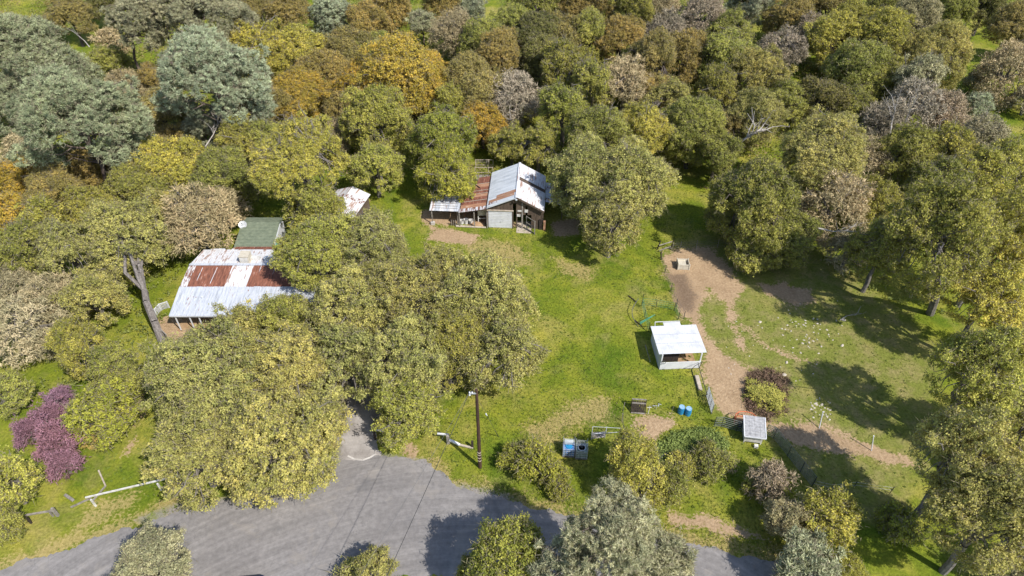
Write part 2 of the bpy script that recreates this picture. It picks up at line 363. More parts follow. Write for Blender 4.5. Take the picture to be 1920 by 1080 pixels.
# streaks follow the road's bend round a far centre
a1 = noise(nt, v, 0.16, 4, 0.6); a2 = noise(nt, v, 2.2, 6, 0.7); a3 = noise(nt, v, 30, 2, 0.6)
col = ramp(nt, a1, [(0.3, (0.185, 0.173, 0.168)), (0.7, (0.262, 0.245, 0.234))])
col = mixc(nt, 0.8, col, ramp(nt, a2, [(0.3, (0.36,) * 3), (0.7, (0.64,) * 3)]), 'OVERLAY')
col = mixc(nt, ramp(nt, noise(nt, v, 0.35, 5, 0.65, 0.6), [(0.56, (0,) * 3), (0.62, (0.55,) * 3)]), col, (0.27, 0.245, 0.22))
col = mixc(nt, ramp(nt, noise(nt, v, 0.28, 3, 0.5, 0.2), [(0.26, (0.6,) * 3), (0.34, (0,) * 3)]), col, (0.12, 0.118, 0.12))
sx = nt.nodes.new('ShaderNodeSeparateXYZ'); nt.links.new(v, sx.inputs[0])
rc = G(820, 900); cc = (rc.x + 3.0, rc.y - 40.0)
dx_ = mth(nt, 'SUBTRACT', sx.outputs[0], cc[0]); dy_ = mth(nt, 'SUBTRACT', sx.outputs[1], cc[1])
rad = mth(nt, 'SQRT', mth(nt, 'ADD', mth(nt, 'MULTIPLY', dx_, dx_), mth(nt, 'MULTIPLY', dy_, dy_)))
cb = nt.nodes.new('ShaderNodeCombineXYZ'); nt.links.new(mth(nt, 'MULTIPLY', rad, 1.9), cb.inputs[0]); nt.links.new(mth(nt, 'MULTIPLY', sx.outputs[0], 0.07), cb.inputs[1])
st = noise(nt, cb.outputs[0], 1.0, 5, 0.75)
col = mixc(nt, 0.6, col, ramp(nt, st, [(0.3, (0.36,) * 3), (0.5, (0.5,) * 3), (0.68, (0.68,) * 3)]), 'OVERLAY')
vo = nt.nodes.new('ShaderNodeTexVoronoi'); vo.feature = 'DISTANCE_TO_EDGE'; vo.inputs['Scale'].default_value = 0.9
wv = nt.nodes.new('ShaderNodeVectorMath'); wv.operation = 'ADD'
nn = nt.nodes.new('ShaderNodeTexNoise'); nn.inputs['Scale'].default_value = 1.5; nt.links.new(v, nn.inputs['Vector'])
nt.links.new(v, wv.inputs[0]); nt.links.new(nn.outputs['Color'], wv.inputs[1]); nt.links.new(wv.outputs[0], vo.inputs['Vector'])
crk = ramp(nt, vo.outputs['Distance'], [(0.0, (0.45,) * 3), (0.018, (0.0,) * 3)])
crk = mth(nt, 'MULTIPLY', crk, ramp(nt, a1, [(0.45, (0,) * 3), (0.6, (1,) * 3)]))
col = mixc(nt, crk, col, (0.06, 0.06, 0.06))
nt.links.new(col, p.inputs['Base Color']); p.inputs['Roughness'].default_value = 0.9
bump(nt, p, a3, 0.4, 0.01)
M['asphalt'] = m
sheet_poly('road', ROAD, 0.016, 0.30, M['asphalt'])
M['gravel'] = surf('drive_gravel', (0.25, 0.225, 0.205), (0.41, 0.38, 0.355), 0.6, 0.95, c3=(0.46, 0.43, 0.40), bmp=0.5)
sheet_poly('driveway', DRIVE, 0.008, 0.22, M['gravel'])
M['concrete'] = surf('pale_concrete', (0.42, 0.39, 0.36), (0.60, 0.57, 0.53), 1.5, 0.9)
lip = MB()
lp = [G(652, 855), G(664, 861), (G(680, 863)), G(694, 858), G(705, 851)]
for a_, b_ in zip(lp[:-1], lp[1:]): lip.beam(a_ + Vector((0, 0, 0.02)), b_ + Vector((0, 0, 0.02)), 0.15, 0.06)
o = lip.build('driveway_edge', M['concrete']); o['kind'] = 'structure'

# ------------------------------------------------------------------ trees
def rand_dirs(r, n):
    d = r.normal(size=(n, 3)); return d / np.linalg.norm(d, axis=1)[:, None]

def tris_at(r, P, N, size, elong=1.0, jit=0.8):
    """one small triangle at each point P, normal about N"""
    n = len(P)
    nn_ = N + r.normal(size=(n, 3)) * jit; nn_ /= np.linalg.norm(nn_, axis=1)[:, None]
    t = np.cross(nn_, rand_dirs(r, n)); t /= np.linalg.norm(t, axis=1)[:, None] + 1e-9
    b = np.cross(nn_, t)
    s = size * r.uniform(0.6, 1.35, n)[:, None]
    V = np.stack([P - t * s * 0.5 - b * s * 0.4, P + t * s * 0.5 - b * s * 0.4, P + b * s * 0.62 * elong], 1)
    return V

SPEC = {
    # zr: vertical/horizontal radius, hc: crown-centre height / R, lobe radius, clump radius, leaves per clump, leaf size, clump density
    'open':  dict(zr=0.80, hc=1.12, lr=0.21, rc=0.30, nl=28, ls=0.125, dens=0.66, nlobe=66, shell=0.80),
    'dense': dict(zr=0.90, hc=1.0, lr=0.27, rc=0.30, nl=26, ls=0.128, dens=0.95, nlobe=52, shell=0.74),
    'pine':  dict(zr=1.0, hc=1.25, lr=0.23, rc=0.34, nl=36, ls=0.23, dens=1.0, nlobe=52, shell=0.76),
    'bare':  dict(zr=0.85, hc=0.95, lr=0.24, rc=0.40, nl=17, ls=0.22, dens=0.62, nlobe=40, shell=0.72),
    'bush':  dict(zr=0.75, hc=0.60, lr=0.32, rc=0.24, nl=26, ls=0.11, dens=0.85, nlobe=20, shell=0.68),
}
PROTO = {}
def tube_np(acc, p0, p1, r0, r1, n=5):
    p0 = np.array(p0, float); p1 = np.array(p1, float); d = p1 - p0; L = np.linalg.norm(d)
    if L < 1e-6: return
    d /= L; u = np.cross(d, [0.3, 0.9, 0.1]); u /= np.linalg.norm(u) + 1e-9; w_ = np.cross(d, u)
    base = len(acc['v']);
    for p_, r_ in ((p0, r0), (p1, r1)):
        for k in range(n):
            t = 2 * math.pi * k / n; acc['v'].append(p_ + (u * math.cos(t) + w_ * math.sin(t)) * r_)
    for k in range(n): acc['f'].append((base + k, base + (k + 1) % n, base + n + (k + 1) % n, base + n + k))
def limb(acc, r, p0, p1, r0, r1, seg=4, wob=0.08, n=5):
    p0 = np.array(p0, float); p1 = np.array(p1, float); L = np.linalg.norm(p1 - p0)
    pts = [p0]
    for k in range(1, seg):
        t = k / seg
        pts.append(p0 + (p1 - p0) * t + r.normal(size=3) * L * wob + np.array([0, 0, L * 0.10 * math.sin(t * math.pi)]))
    pts.append(p1)
    for k in range(seg): tube_np(acc, pts[k], pts[k + 1], r0 + (r1 - r0) * k / seg, r0 + (r1 - r0) * (k + 1) / seg, n)
    return pts

def make_crown(kind, R, seed):
    S = SPEC[kind]; r = np.random.default_rng(seed)
    # a crown is a handful of boughs, each carrying its own small lobes
    nb = {'bush': 5, 'pine': 9}.get(kind, 8) + (2 if R > 5.5 else 0)
    ph_ = r.uniform(0, 6, 3); BC = []; BR = []
    for b_ in range(nb):
        t = b_ * 2.39996 + ph_[0] + r.normal(0, 0.25); q = math.sqrt((b_ + 0.3) / nb)
        el = r.uniform(0.42, 0.62) * q
        z = (0.50 * (1 - q ** 2) - 0.12 * q + r.normal(0, 0.10)) * S['zr']
        BC.append((math.cos(t) * el * (1 + 0.16 * math.sin(2 * t + ph_[1])), math.sin(t) * el * (1 + 0.16 * math.sin(2 * t + ph_[1])), z)); BR.append(r.uniform(0.30, 0.50))
    for b_ in range({'bush': 2, 'pine': 6}.get(kind, 5)):
        t = b_ * 6.283 / 5 + r.uniform(-0.4, 0.4); el = r.uniform(0.40, 0.58)
        BC.append((math.cos(t) * el, math.sin(t) * el, -r.uniform(0.22, 0.50) * S['zr'])); BR.append(r.uniform(0.26, 0.40))
    nlobe = max(10, int(S['nlobe'] * min(1.4, max(0.6, (R / 4.5) ** 0.7)))); per = nlobe // nb + 2
    LC = []; LR = []
    for (bx, by, bz), br in zip(BC, BR):
        n_ = max(3, int(per * (br / 0.40) ** 2)); d = rand_dirs(r, n_ * 3); outb = np.array([bx, by, bz + 0.35]); outb /= np.linalg.norm(outb)
        d = d[(d @ outb) > -0.25][:n_]
        for dd in d:
            LC.append(np.array([bx, by, bz]) * R + dd * br * R * r.uniform(0.65, 1.05) * np.array([1, 1, 0.85])); LR.append(R * S['lr'] * r.uniform(0.55, 1.25) * (br / 0.40))
    for _ in range(4):   # a few sprigs that stick out
        t = r.uniform(0, 6.28); LC.append(np.array([math.cos(t), math.sin(t), r.uniform(-0.2, 0.6)]) * R * r.uniform(0.8, 0.98)); LR.append(R * S['lr'] * 0.45)
    LC = np.array(LC); LR = np.array(LR)
    allV = []; vary = []; clp = []; twg = []
    for c_, lr_ in zip(LC, LR):
        n = int(S['dens'] * 4 * math.pi * lr_ ** 2 / (math.pi * S['rc'] ** 2) * 0.62) + 3
        d = rand_dirs(r, n * 2)
        outw = c_ / (np.linalg.norm(c_) + 1e-6)
        keep = (d @ outw > -0.45 + 0.3 * r.uniform(size=n * 2)) & (d[:, 2] > -0.75)
        d = d[keep][:n]; n = len(d)
        cp = c_ + d * lr_ * (0.62 + 0.42 * np.sqrt(r.uniform(size=n)))[:, None] * np.array([1, 1, 0.85])
        tone = r.normal(0, 0.16) + r.normal(0, 0.12, n)
        clp.append(cp)
        nl = S['nl']
        k = np.repeat(np.arange(n), nl)
        off = r.normal(size=(n * nl, 3)) * S['rc'] * (0.34 + 0.42 * r.uniform(size=n) ** 2)[k][:, None] * np.array([1, 1, 0.75])
        if kind == 'pine':
            ax = rand_dirs(r, n * nl); ax[:, 2] = np.abs(ax[:, 2]) * 0.8 + 0.1
            ax /= np.linalg.norm(ax, axis=1)[:, None]
            base = cp[k] + off * 0.55; s = S['ls'] * r.uniform(0.7, 1.3, n * nl)[:, None]
            sd_ = np.cross(ax, rand_dirs(r, n * nl)); sd_ /= np.linalg.norm(sd_, axis=1)[:, None] + 1e-9
            V = np.stack([base - sd_ * 0.038, base + sd_ * 0.038, base + ax * s * 1.15], 1)
        elif kind == 'bare':
            ax = rand_dirs(r, n * nl) + d[k] * 0.8; ax /= np.linalg.norm(ax, axis=1)[:, None]
            base = cp[k] + off; s = S['ls'] * r.uniform(0.7, 1.6, n * nl)[:, None]
            sd_ = np.cross(ax, rand_dirs(r, n * nl)); sd_ /= np.linalg.norm(sd_, axis=1)[:, None] + 1e-9
            V = np.stack([base - sd_ * 0.05, base + sd_ * 0.05, base + ax * s * 1.6], 1)
        else:
            N = d[k] * 0.7 + np.array([0, 0, 0.55])
            V = tris_at(r, cp[k] + off, N, S['ls'], 1.2, 0.85)
        tw = np.zeros(len(V))
        if kind != 'bare':
            nt_ = int(len(V) * (0.16 if kind == 'pine' else 0.17)); kk = r.integers(0, n, nt_)
            ax = rand_dirs(r, nt_) + d[kk] * 0.5; ax /= np.linalg.norm(ax, axis=1)[:, None]
            b0 = cp[kk] + r.normal(size=(nt_, 3)) * S['rc'] * 0.6; s1 = r.uniform(0.25, 0.6, nt_)[:, None]
            s2 = np.cross(ax, rand_dirs(r, nt_)); s2 /= np.linalg.norm(s2, axis=1)[:, None] + 1e-9
            V = np.concatenate([V, np.stack([b0 - s2 * 0.03, b0 + s2 * 0.03, b0 + ax * s1], 1)]); tw = np.concatenate([tw, np.ones(nt_)]); k = np.concatenate([k, kk])
        twg.append(np.repeat(tw, 3)); nv = len(V)
        allV.append(V.reshape(-1, 3)); vary.append(np.repeat(np.clip(0.5 + tone[k] + r.normal(0, 0.17, nv), 0, 1), 3))
    V = np.concatenate(allV); va = np.concatenate(vary)
    me = quick_mesh(kind + '_crown', V, np.arange(len(V)).reshape(-1, 3), 3)
    attr(me, 'vary', va); attr(me, 'twig', np.concatenate(twg)); me.materials.append(M['twig'] if kind == 'bare' else M['leaf'])
    return me, LC, LR, np.concatenate(clp)

def make_wood(kind, R, LC, CL, seed, base=(0, 0, 0), hc=None, bark=None, full=True):
    """trunk, limbs and twigs; coordinates from the crown's centre"""
    S = SPEC[kind]; r = np.random.default_rng(seed + 500); acc = {'v': [], 'f': []}
    hc = S['hc'] * R if hc is None else hc
    b = np.array([base[0], base[1], -hc - 0.15]); rt = 0.075 * R ** 0.9 * (0.8 if kind in ('bush', 'pine') else 1.0) + 0.02
    if kind == 'pine':
        fork = np.array([base[0] * 0.15, base[1] * 0.15, R * 0.45])
        pts = limb(acc, r, b, fork, rt, rt * 0.3, 7, 0.012, 7)
        anch = lambda L_: pts[int(np.clip(round((L_[2] - 0.25 * R + hc) / (fork[2] + hc) * 7), 2, 7))]
    else:
        fork = np.array([base[0] * 0.55 + r.normal() * 0.05 * R, base[1] * 0.55, -hc * 0.48])
        limb(acc, r, b, fork, rt * 1.15, rt * 0.85, 3, 0.02, 8)
        mains = []
        for k in range(5):
            t = k * 2 * math.pi / 5 + r.uniform(-0.3, 0.3)
            e = np.array([math.cos(t) * R * 0.32, math.sin(t) * R * 0.32, r.uniform(-0.05, 0.25) * R])
            mains.append(limb(acc, r, fork, e, rt * 0.6, rt * 0.28, 4, 0.05, 6)[-1])
        anch = lambda L_: min(mains, key=lambda q: np.linalg.norm(q - L_))
    for L_ in LC:
        a_ = anch(L_); limb(acc, r, a_, L_, rt * 0.26, rt * 0.10, 3, 0.07, 4)
    ntw = {'bare': 3.6, 'open': 2.2, 'pine': 0.6, 'dense': 0.5, 'bush': 1.0}[kind]
    n = int(min(len(CL), 90 * ntw * (R / 4.5)))
    for j in r.choice(len(CL), n, replace=False):
        c_ = CL[j]; L_ = LC[np.argmin(np.linalg.norm(LC - c_, axis=1))]
        limb(acc, r, L_, c_ * 1.03, max(rt * 0.09, 0.02), 0.012, 3, 0.09, 3)
    F = acc['f']; me = bpy.data.meshes.new(kind + '_trunk'); me.from_pydata([tuple(x) for x in acc['v']], [], F); me.update()
    me.materials.append(M[bark or {'pine': 'barkpine', 'dense': 'barkdark', 'bare': 'bark', 'open': 'bark', 'bush': 'bark'}[kind]])
    return me

SIZES = {'open': [2.4, 3.7, 5.0, 6.4], 'dense': [2.6, 3.8, 5.2], 'pine': [2.0, 4.2, 6.0], 'bare': [2.2, 3.8, 5.0], 'bush': [0.8, 1.5, 2.4]}
def proto(kind, R, var):
    Rp = min(SIZES[kind], key=lambda s: abs(math.log(s / R)))
    key = (kind, Rp, var)
    if key not in PROTO:
        seed = int(Rp * 100) + var * 37 + len(kind)
        cme, LC, LR, CL = make_crown(kind, Rp, seed)
        PROTO[key] = (cme, make_wood(kind, Rp, LC, CL, seed), LC, CL)
    return Rp, PROTO[key]

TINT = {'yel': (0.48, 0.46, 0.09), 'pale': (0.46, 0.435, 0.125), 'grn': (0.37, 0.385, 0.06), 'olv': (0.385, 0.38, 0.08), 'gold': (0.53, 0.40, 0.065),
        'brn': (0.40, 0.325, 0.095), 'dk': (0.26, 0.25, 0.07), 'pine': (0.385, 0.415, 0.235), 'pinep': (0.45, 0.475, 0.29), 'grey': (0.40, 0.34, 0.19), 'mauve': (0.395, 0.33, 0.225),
        'greyg': (0.49, 0.455, 0.24), 'purp': (0.27, 0.145, 0.18), 'lime': (0.38, 0.385, 0.07), 'umber': (0.26, 0.21, 0.10), 'pineg': (0.47, 0.475, 0.29)}
tn = [0]
def tree(px, py, rpx, kind, tint, label, name=None, base_px=None, sq=1.0, group=None, hcm=1.0):
    if py < 400: rpx *= 1.12 if kind != 'pine' else 1.0
    S = SPEC[kind]; rm = 4.0
    if base_px is None and hcm == 1.0 and kind != 'bush' and py < 480: hcm = 1.14 + 0.22 * math.sin(px * 1.7 + py * 2.3)
    for _ in range(6):
        c_ = G(px, py, S['hc'] * hcm * rm)
        depth = (c_.y * math.cos(PITCH) + (CAMH - c_.z) * math.sin(PITCH))
        rm = rpx * depth / FPX
    tn[0] += 1; r = random.Random(tn[0] * 13 + int(px))
    Rp, (cme, wme, LC, CL) = proto(kind, rm, r.randrange(2))
    s = rm / Rp; gz = hz(c_.x, c_.y)
    nm = name or {'open': 'oak_tree', 'dense': 'live_oak_tree', 'pine': 'pine_tree', 'bare': 'bare_tree', 'bush': 'bush'}[kind]
    cat = {'bush': 'bush'}.get(kind, 'tree')
    hc = S['hc'] * rm * hcm
    yaw = r.uniform(0, 6.28)
    if base_px is not None:
        b = G(*base_px); root = thing(nm, label, cat, (b.x, b.y, 0), 0.0, group)
        off = Vector((c_.x - b.x, c_.y - b.y, hc)); yaw = 0
        wme = make_wood(kind, Rp, LC, CL, tn[0], ((b.x - c_.x) / s, (b.y - c_.y) / s), hc / s)
    elif hcm > 1.4:
        root = thing(nm, label, cat, (c_.x, c_.y, gz), 0.0, group); off = Vector((0, 0, hc)); yaw = 0
        wme = make_wood(kind, Rp, LC, CL, tn[0], (0, 0), hc / s)
    else:
        root = thing(nm, label, cat, (c_.x, c_.y, gz), yaw, group); off = Vector((0, 0, hc))
    sz = s * hcm if (base_px is None and hcm <= 1.4) else s
    sc3 = (s * r.uniform(0.90, 1.16), s * r.uniform(0.90, 1.12), s * sq * r.uniform(0.98, 1.16))
    t = TINT[tint]; f = r.uniform(0.88, 1.12); g = r.uniform(-0.06, 0.06)
    for n_, me in (('trunk', wme), ('crown', cme)):
        o = bpy.data.objects.new(n_, me); C.objects.link(o); o.parent = root
        o.location = off; o.scale = sc3 if n_ == 'crown' else (s, s, sz)
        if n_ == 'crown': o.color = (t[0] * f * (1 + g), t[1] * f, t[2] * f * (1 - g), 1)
    return root
T = [
# --- top left
(55,115,98,'pine','pine','large blue-green pine filling the top left corner, left of the wood'),
(155,238,102,'pine','pine','widest blue-green pine, its dome in front of the top left corner pine'),
(25,200,60,'pine','pine','blue-green pine cut by the left edge above the fallen grey twigs'),
(405,160,98,'pine','pinep','pale silvery pine with a broad dome beside the yellow oak at the top'),
(255,45,55,'pine','pineg','tall thin pine with a bare trunk showing, left of the two trunked pines',None,(266,156),1.0,None,1.9),
(330,30,52,'pine','pineg','tall leaning pine with a long bare trunk above the silvery pine',None,(328,132),1.0,None,2.2),
(405,25,62,'pine','pineg','shaggy grey-green pine at the top edge with a dark trunk right of the leaning pine',None,(416,92),1.0,None,2.0),
(620,38,42,'pine','pinep','small pale blue pine at the top edge right of the yellow oak'),
(470,85,58,'open','yel','bright yellow oak between the silvery pine and the small pale blue pine'),
(548,100,56,'open','yel','yellow oak with sprawling open crown below the small pale blue pine'),
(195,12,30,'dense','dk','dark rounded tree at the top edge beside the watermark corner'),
(130,25,40,'dense','brn','brown-olive tree at the top edge in the left corner'),
(205,72,26,'bare','grey','small greyish bare tree between the top left pine and the trunked pine'),
(208,118,34,'dense','olv','small olive tree at the foot of the thin trunked pine'),
(150,135,28,'dense','brn','small golden brown tree in the gap right of the top left corner pine'),
(292,150,36,'dense','brn','brown-green tree between the two bare pine trunks'),
(235,160,32,'bare','grey','grey-brown twiggy tree left of the thin pine trunk foot'),
(300,215,46,'dense','brn','dull brown tree between the widest pine and the silvery pine'),
(325,265,34,'dense','brn','small brown tree below the dull brown tree, left of the dead twigs'),
(385,250,40,'pine','pineg','scraggly pine with dead twigs below the silvery pine'),
(455,218,46,'dense','brn','golden brown tree below the right side of the silvery pine'),
(510,200,44,'dense','brn','brown tree just under the yellow sprawling oak'),
(560,180,50,'dense','gold','rusty gold tree below the yellow sprawling oak'),
(610,150,52,'dense','brn','brownish live oak right of the yellow sprawling oak'),
(470,20,40,'dense','brn','brown tree at the top edge behind the bright yellow oak'),
(540,25,44,'dense','brn','russet brown tree at the top edge left of the small pale blue pine'),
(250,270,44,'bare','grey','grey twiggy tree at the lower right foot of the widest pine'),
(35,285,32,'bare','grey','bare tangle of pale fallen twigs under the pines at the left edge'),
(45,335,46,'dense','gold','golden olive oak at the left edge below the bare tangle'),
(15,400,42,'dense','gold','orange-gold tree cut by the left edge'),
(105,355,46,'dense','brn','brown-olive tree below the widest pine'),
(160,320,36,'dense','brn','dark brown tree tucked under the widest pine'),
(320,315,56,'dense','yel','yellow-olive oak with a rounded crown below the dead twigged pine'),
(262,350,46,'dense','olv','olive oak left of the yellow-olive rounded oak'),
(430,330,52,'dense','olv','olive green oak behind the satellite dish'),
(455,265,46,'open','olv','grey-olive oak above the satellite dish, right of the dead twigged pine'),
(560,300,82,'open','yel','broad yellow-green oak in front of the gold tree, left of the rusty shed'),
(640,255,34,'bare','grey','grey bare crown behind the broad yellow-green oak'),
(500,265,40,'open','olv','olive oak at the upper left shoulder of the broad yellow-green oak'),
# --- top middle
(655,95,42,'dense','brn','brown-olive tree right of the small pale blue pine'),
(690,50,36,'dense','brn','brown tree at the top, second right of the small pale blue pine'),
(735,25,38,'dense','brn','brown tree at the top edge left of the cone pine'),
(700,105,38,'dense','olv','olive tree behind the orange-gold oak'),
(792,52,27,'pine','pinep','small blue-grey cone shaped pine near the top edge'),
(888,30,24,'pine','pinep','smallest blue-grey pine at the top edge beside the grassy gap'),
(830,20,36,'dense','brn','brown-olive tree at the top edge between the two small pines'),
(850,78,44,'bare','grey','brown twiggy tree below the two small blue-grey pines'),
(900,95,36,'dense','olv','yellow-olive tree below the grassy gap at the top'),
(742,140,74,'dense','gold','largest orange-gold oak in the middle of the wood'),
(682,160,50,'dense','gold','golden brown oak at the left shoulder of the largest orange-gold oak'),
(795,150,50,'dense','gold','mustard gold oak at the right shoulder of the largest orange-gold oak'),
(650,205,40,'dense','brn','brown-gold oak behind the tall yellow oak'),
(880,150,50,'dense','brn','brown tree right of the mustard gold oak'),
(935,115,48,'dense','brn','light brown oak behind the grey bare crown in mid wood'),
(965,75,44,'dense','olv','olive tree right of the grassy gap'),
(1005,30,46,'dense','olv','olive tree at the top edge right of the grassy gap'),
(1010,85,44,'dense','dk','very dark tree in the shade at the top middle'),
(1060,25,44,'dense','brn','brown-olive tree at the top edge, above the very dark tree'),
(1050,90,42,'dense','brn','dark brown oak right of the very dark tree'),
(1100,90,46,'dense','olv','tall olive-brown oak at the top, centre right'),
(1120,30,42,'dense','brn','olive-brown oak at the top edge, right of centre'),
(1180,35,44,'dense','olv','olive tree at the top edge left of the greyish twiggy crown'),
(1235,35,38,'bare','grey','greyish twiggy crown at the top edge beside a dark gap'),
(1245,88,40,'bare','mauve','mauve-grey bare crown below the greyish twiggy crown'),
(1165,95,44,'dense','brn','brown rounded oak left of the mauve-grey bare crown'),
(1225,125,52,'dense','brn','brown twiggy oak under the mauve-grey bare crown'),
(1275,125,40,'dense','brn','russet brown tree at the edge of the dark gap'),
(1060,135,44,'open','olv','olive-green oak above the bright green oak'),
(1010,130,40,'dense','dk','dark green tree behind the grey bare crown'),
(1115,160,44,'open','olv','pale olive oak right of the bright green oak'),
(1170,165,52,'bare','grey','wide grey-brown bare oak behind the big pale oak by the barn'),
(1215,180,40,'dense','brn','brown tree right of the wide grey-brown bare oak'),
(962,190,54,'bare','mauve','lone round mauve-grey bare tree with pale stems above the barn'),
(1058,208,48,'open','lime','bright lime green oak right of the lone mauve-grey bare tree'),
(900,195,44,'dense','brn','brown-olive oak left of the lone mauve-grey bare tree'),
(845,195,38,'open','yel','yellow tipped oak above the round green oak'),
(770,192,28,'bare','grey','small grey bare tree between two yellow oaks'),
(702,232,66,'open','yel','tall yellow oak with grey limbs right of the broad yellow-green oak'),
(703,315,46,'open','yel','lower yellow oak with a pale trunk above the grass by the rusty shed'),
(830,262,62,'open','grn','round green oak behind the rusty lean-to roof'),
(832,330,52,'open','grn','green oak overhanging the white lean-to roof of the barn'),
(905,240,42,'dense','gold','golden brown oak right of the round green oak'),
(960,270,36,'open','olv','thin olive oak behind the barn ridge'),
(1010,275,42,'open','olv','olive oak right of the barn ridge, behind the roof'),
(1128,260,58,'open','olv','olive-yellow oak at the top of the big clump right of the barn'),
(1200,250,55,'open','yel','yellow-olive oak at the right of the big clump beside the barn'),
(1105,335,72,'open','pale','pale khaki oak leaning over the right end of the barn'),
(1185,340,72,'open','pale','pale oak with broad crown at the right of the barn clump'),
(1148,412,64,'open','pale','front oak of the barn clump with grey-green crown above the lawn'),
(1255,195,44,'open','pale','pale oak behind the barn clump beside the dark gap'),
(1300,245,58,'dense','olv','olive live oak right of the barn clump'),
(1262,272,30,'dense','olv','small olive live oak above the sunny grass strip'),
# --- top right
(1312,48,46,'bare','mauve','mauve twiggy tree at the top edge right of the dark gap'),
(1405,15,48,'pine','pineg','grey bushy pine at the top edge, right half'),
(1365,75,38,'open','olv','olive oak below the grey bushy pine'),
(1355,120,42,'dense','olv','dark olive oak under the mauve twiggy tree'),
(1415,150,56,'open','pale','pale yellow oak in the middle of the right wood'),
(1345,165,40,'open','olv','olive oak left of the pale yellow oak of the right wood'),
(1462,100,36,'bare','mauve','mauve-grey bare tree below the grey bushy pine'),
(1480,45,46,'dense','brn','golden brown tree right of the grey bushy pine'),
(1515,72,32,'bare','mauve','narrow mauve bare tree beside two yellow-olive oaks'),
(1545,15,44,'dense','brn','russet tree at the top edge of the right wood'),
(1565,85,54,'dense','yel','yellow-olive oak right of the narrow mauve bare tree'),
(1590,40,40,'dense','olv','olive oak behind the yellow-olive oak near the top edge'),
(1600,135,46,'dense','olv','olive oak below the yellow-olive oak of the right wood'),
(1645,80,56,'dense','yel','second yellow-olive oak, next to the leafy grey oak'),
(1655,20,40,'dense','olv','olive crown at the top edge right of centre of the right wood'),
(1715,45,48,'open','greyg','leafy grey oak above the sunny clearing'),
(1750,105,60,'open','pale','pale olive oak left of the sunny clearing at the top right'),
(1720,150,44,'open','greyg','grey-olive oak below the pale olive oak of the clearing'),
(1660,150,40,'dense','olv','dark olive oak in the centre of the right wood'),
(1790,6,40,'dense','olv','olive oak at the top edge behind the clearing'),
(1850,8,38,'dense','dk','dark green oak at the top edge, right of the clearing'),
(1910,45,44,'dense','brn','dark brown tree in the top right corner'),
(1890,135,54,'bare','grey','large grey-brown crown at the right edge below the clearing'),
(1930,185,30,'bare','grey','grey-brown crown cut by the right edge'),
(1825,152,17,'pine','pinep','tiny silver-green pine beside the large grey-brown crown'),
(1830,200,30,'pine','pinep','slim silver-green pine below the tiny pine'),
(1415,225,52,'open','pale','pale oak with leaning white trunk in the right wood',None,(1378,285)),
(1470,200,40,'open','olv','olive oak right of the leaning white trunk'),
(1360,240,40,'dense','brn','brown-olive oak left of the leaning white trunk'),
(1345,285,40,'dense','olv','olive oak above the round live oak, beside the grass strip'),
(1545,295,78,'open','pale','large pale khaki oak in the right wood'),
(1600,205,40,'open','olv','olive oak above the large pale khaki oak'),
(1540,190,40,'dense','dk','dark shaded oak left of the mauve bare grove'),
(1655,240,42,'bare','mauve','left tree of the mauve bare grove with white stems'),
(1712,200,48,'bare','mauve','centre tree of the mauve bare grove with white stems'),
(1765,212,38,'bare','mauve','right tree of the mauve bare grove with white stems'),
(1838,262,40,'bare','grey','flat grey bare tree at the right, beside the green clearing'),
(1770,282,52,'open','yel','yellow-olive oak left of the flat grey bare tree'),
(1700,300,58,'open','olv','olive oak below the mauve bare grove'),
(1625,300,44,'bare','grey','grey twiggy oak right of the large pale khaki oak'),
(1890,320,54,'open','yel','yellow-green oak at the right edge below the flat grey bare tree'),
(1820,335,54,'open','yel','yellow-green oak second from the right edge, above the trunked oak'),
(1752,350,48,'open','olv','olive oak directly behind the trunked paddock oak'),
(1420,385,78,'dense','olv','large golden olive live oak above the paddock'),
(1374,392,44,'dense','olv','left shoulder live oak beside the grass strip and paddock'),
(1478,440,56,'dense','olv','right shoulder live oak of the paddock clump, over dark shade'),
(1418,465,46,'dense','olv','front live oak of the paddock clump casting shade on bare soil'),
(1565,385,62,'bare','grey','big grey bare tree with pale twigs behind the paddock'),
(1640,390,52,'open','olv','grey-olive oak right of the big grey bare tree'),
(1760,450,110,'open','olv','large green oak with a thick leaning grey trunk in the paddock shade',None,(1744,588),1.1,None,2.0),
(1655,465,58,'open','olv','dark olive oak left of the thick leaning grey trunk',None,None,1.1,None,1.7),
(1590,470,36,'bare','grey','thin grey shrub tree in the deep paddock shade'),
(1870,450,76,'open','yel','yellow-green oak at the right edge beside the trunked oak',None,None,1.2,None,2.0),
(1850,560,74,'open','yel','yellow oak at the right edge below the trunked oak',None,None,1.1,None,1.9),
(1905,395,44,'open','yel','yellow-green crown cut by the right edge above the trunked oak'),
# --- right and bottom right
(1828,700,88,'open','yel','yellow oak at the right edge below the shaded grass',None,None,1.2,None,2.0),
(1905,640,50,'open','yel','yellow crown cut by the right edge beside the yellow oak'),
(1800,850,98,'open','pale','pale grey-yellow oak over the end of the dirt path',None,None,1.2,None,2.2),
(1890,800,80,'open','pale','pale oak cut by the right edge, above the bottom corner'),
(1860,970,115,'open','pale','big pale oak filling the bottom right corner',None,None,1.1,None,1.7),
(1925,1060,70,'open','greyg','greyish crown in the very bottom right corner'),
(1447,905,44,'bare','mauve','round purple-grey bare bush below the chicken coop','bush'),
(1420,900,26,'bush','olv','green bush at the left foot of the purple-grey bush'),
(1482,975,46,'open','greyg','pale grey-green small tree below the purple-grey bush'),
(1545,965,58,'open','yel','yellow-green small tree right of the pale grey-green one'),
(1690,985,42,'bush','grn','low dark green bush alone in the shaded grass'),
(1515,1065,62,'pine','pinep','silvery pine at the bottom edge, right of the road'),
(1592,1062,34,'open','lime','small lime green tree at the bottom edge beside the silvery pine'),
(1145,1012,97,'pine','pineg','large feathery grey pine overhanging the road',None,None,1.0,None,2.2),
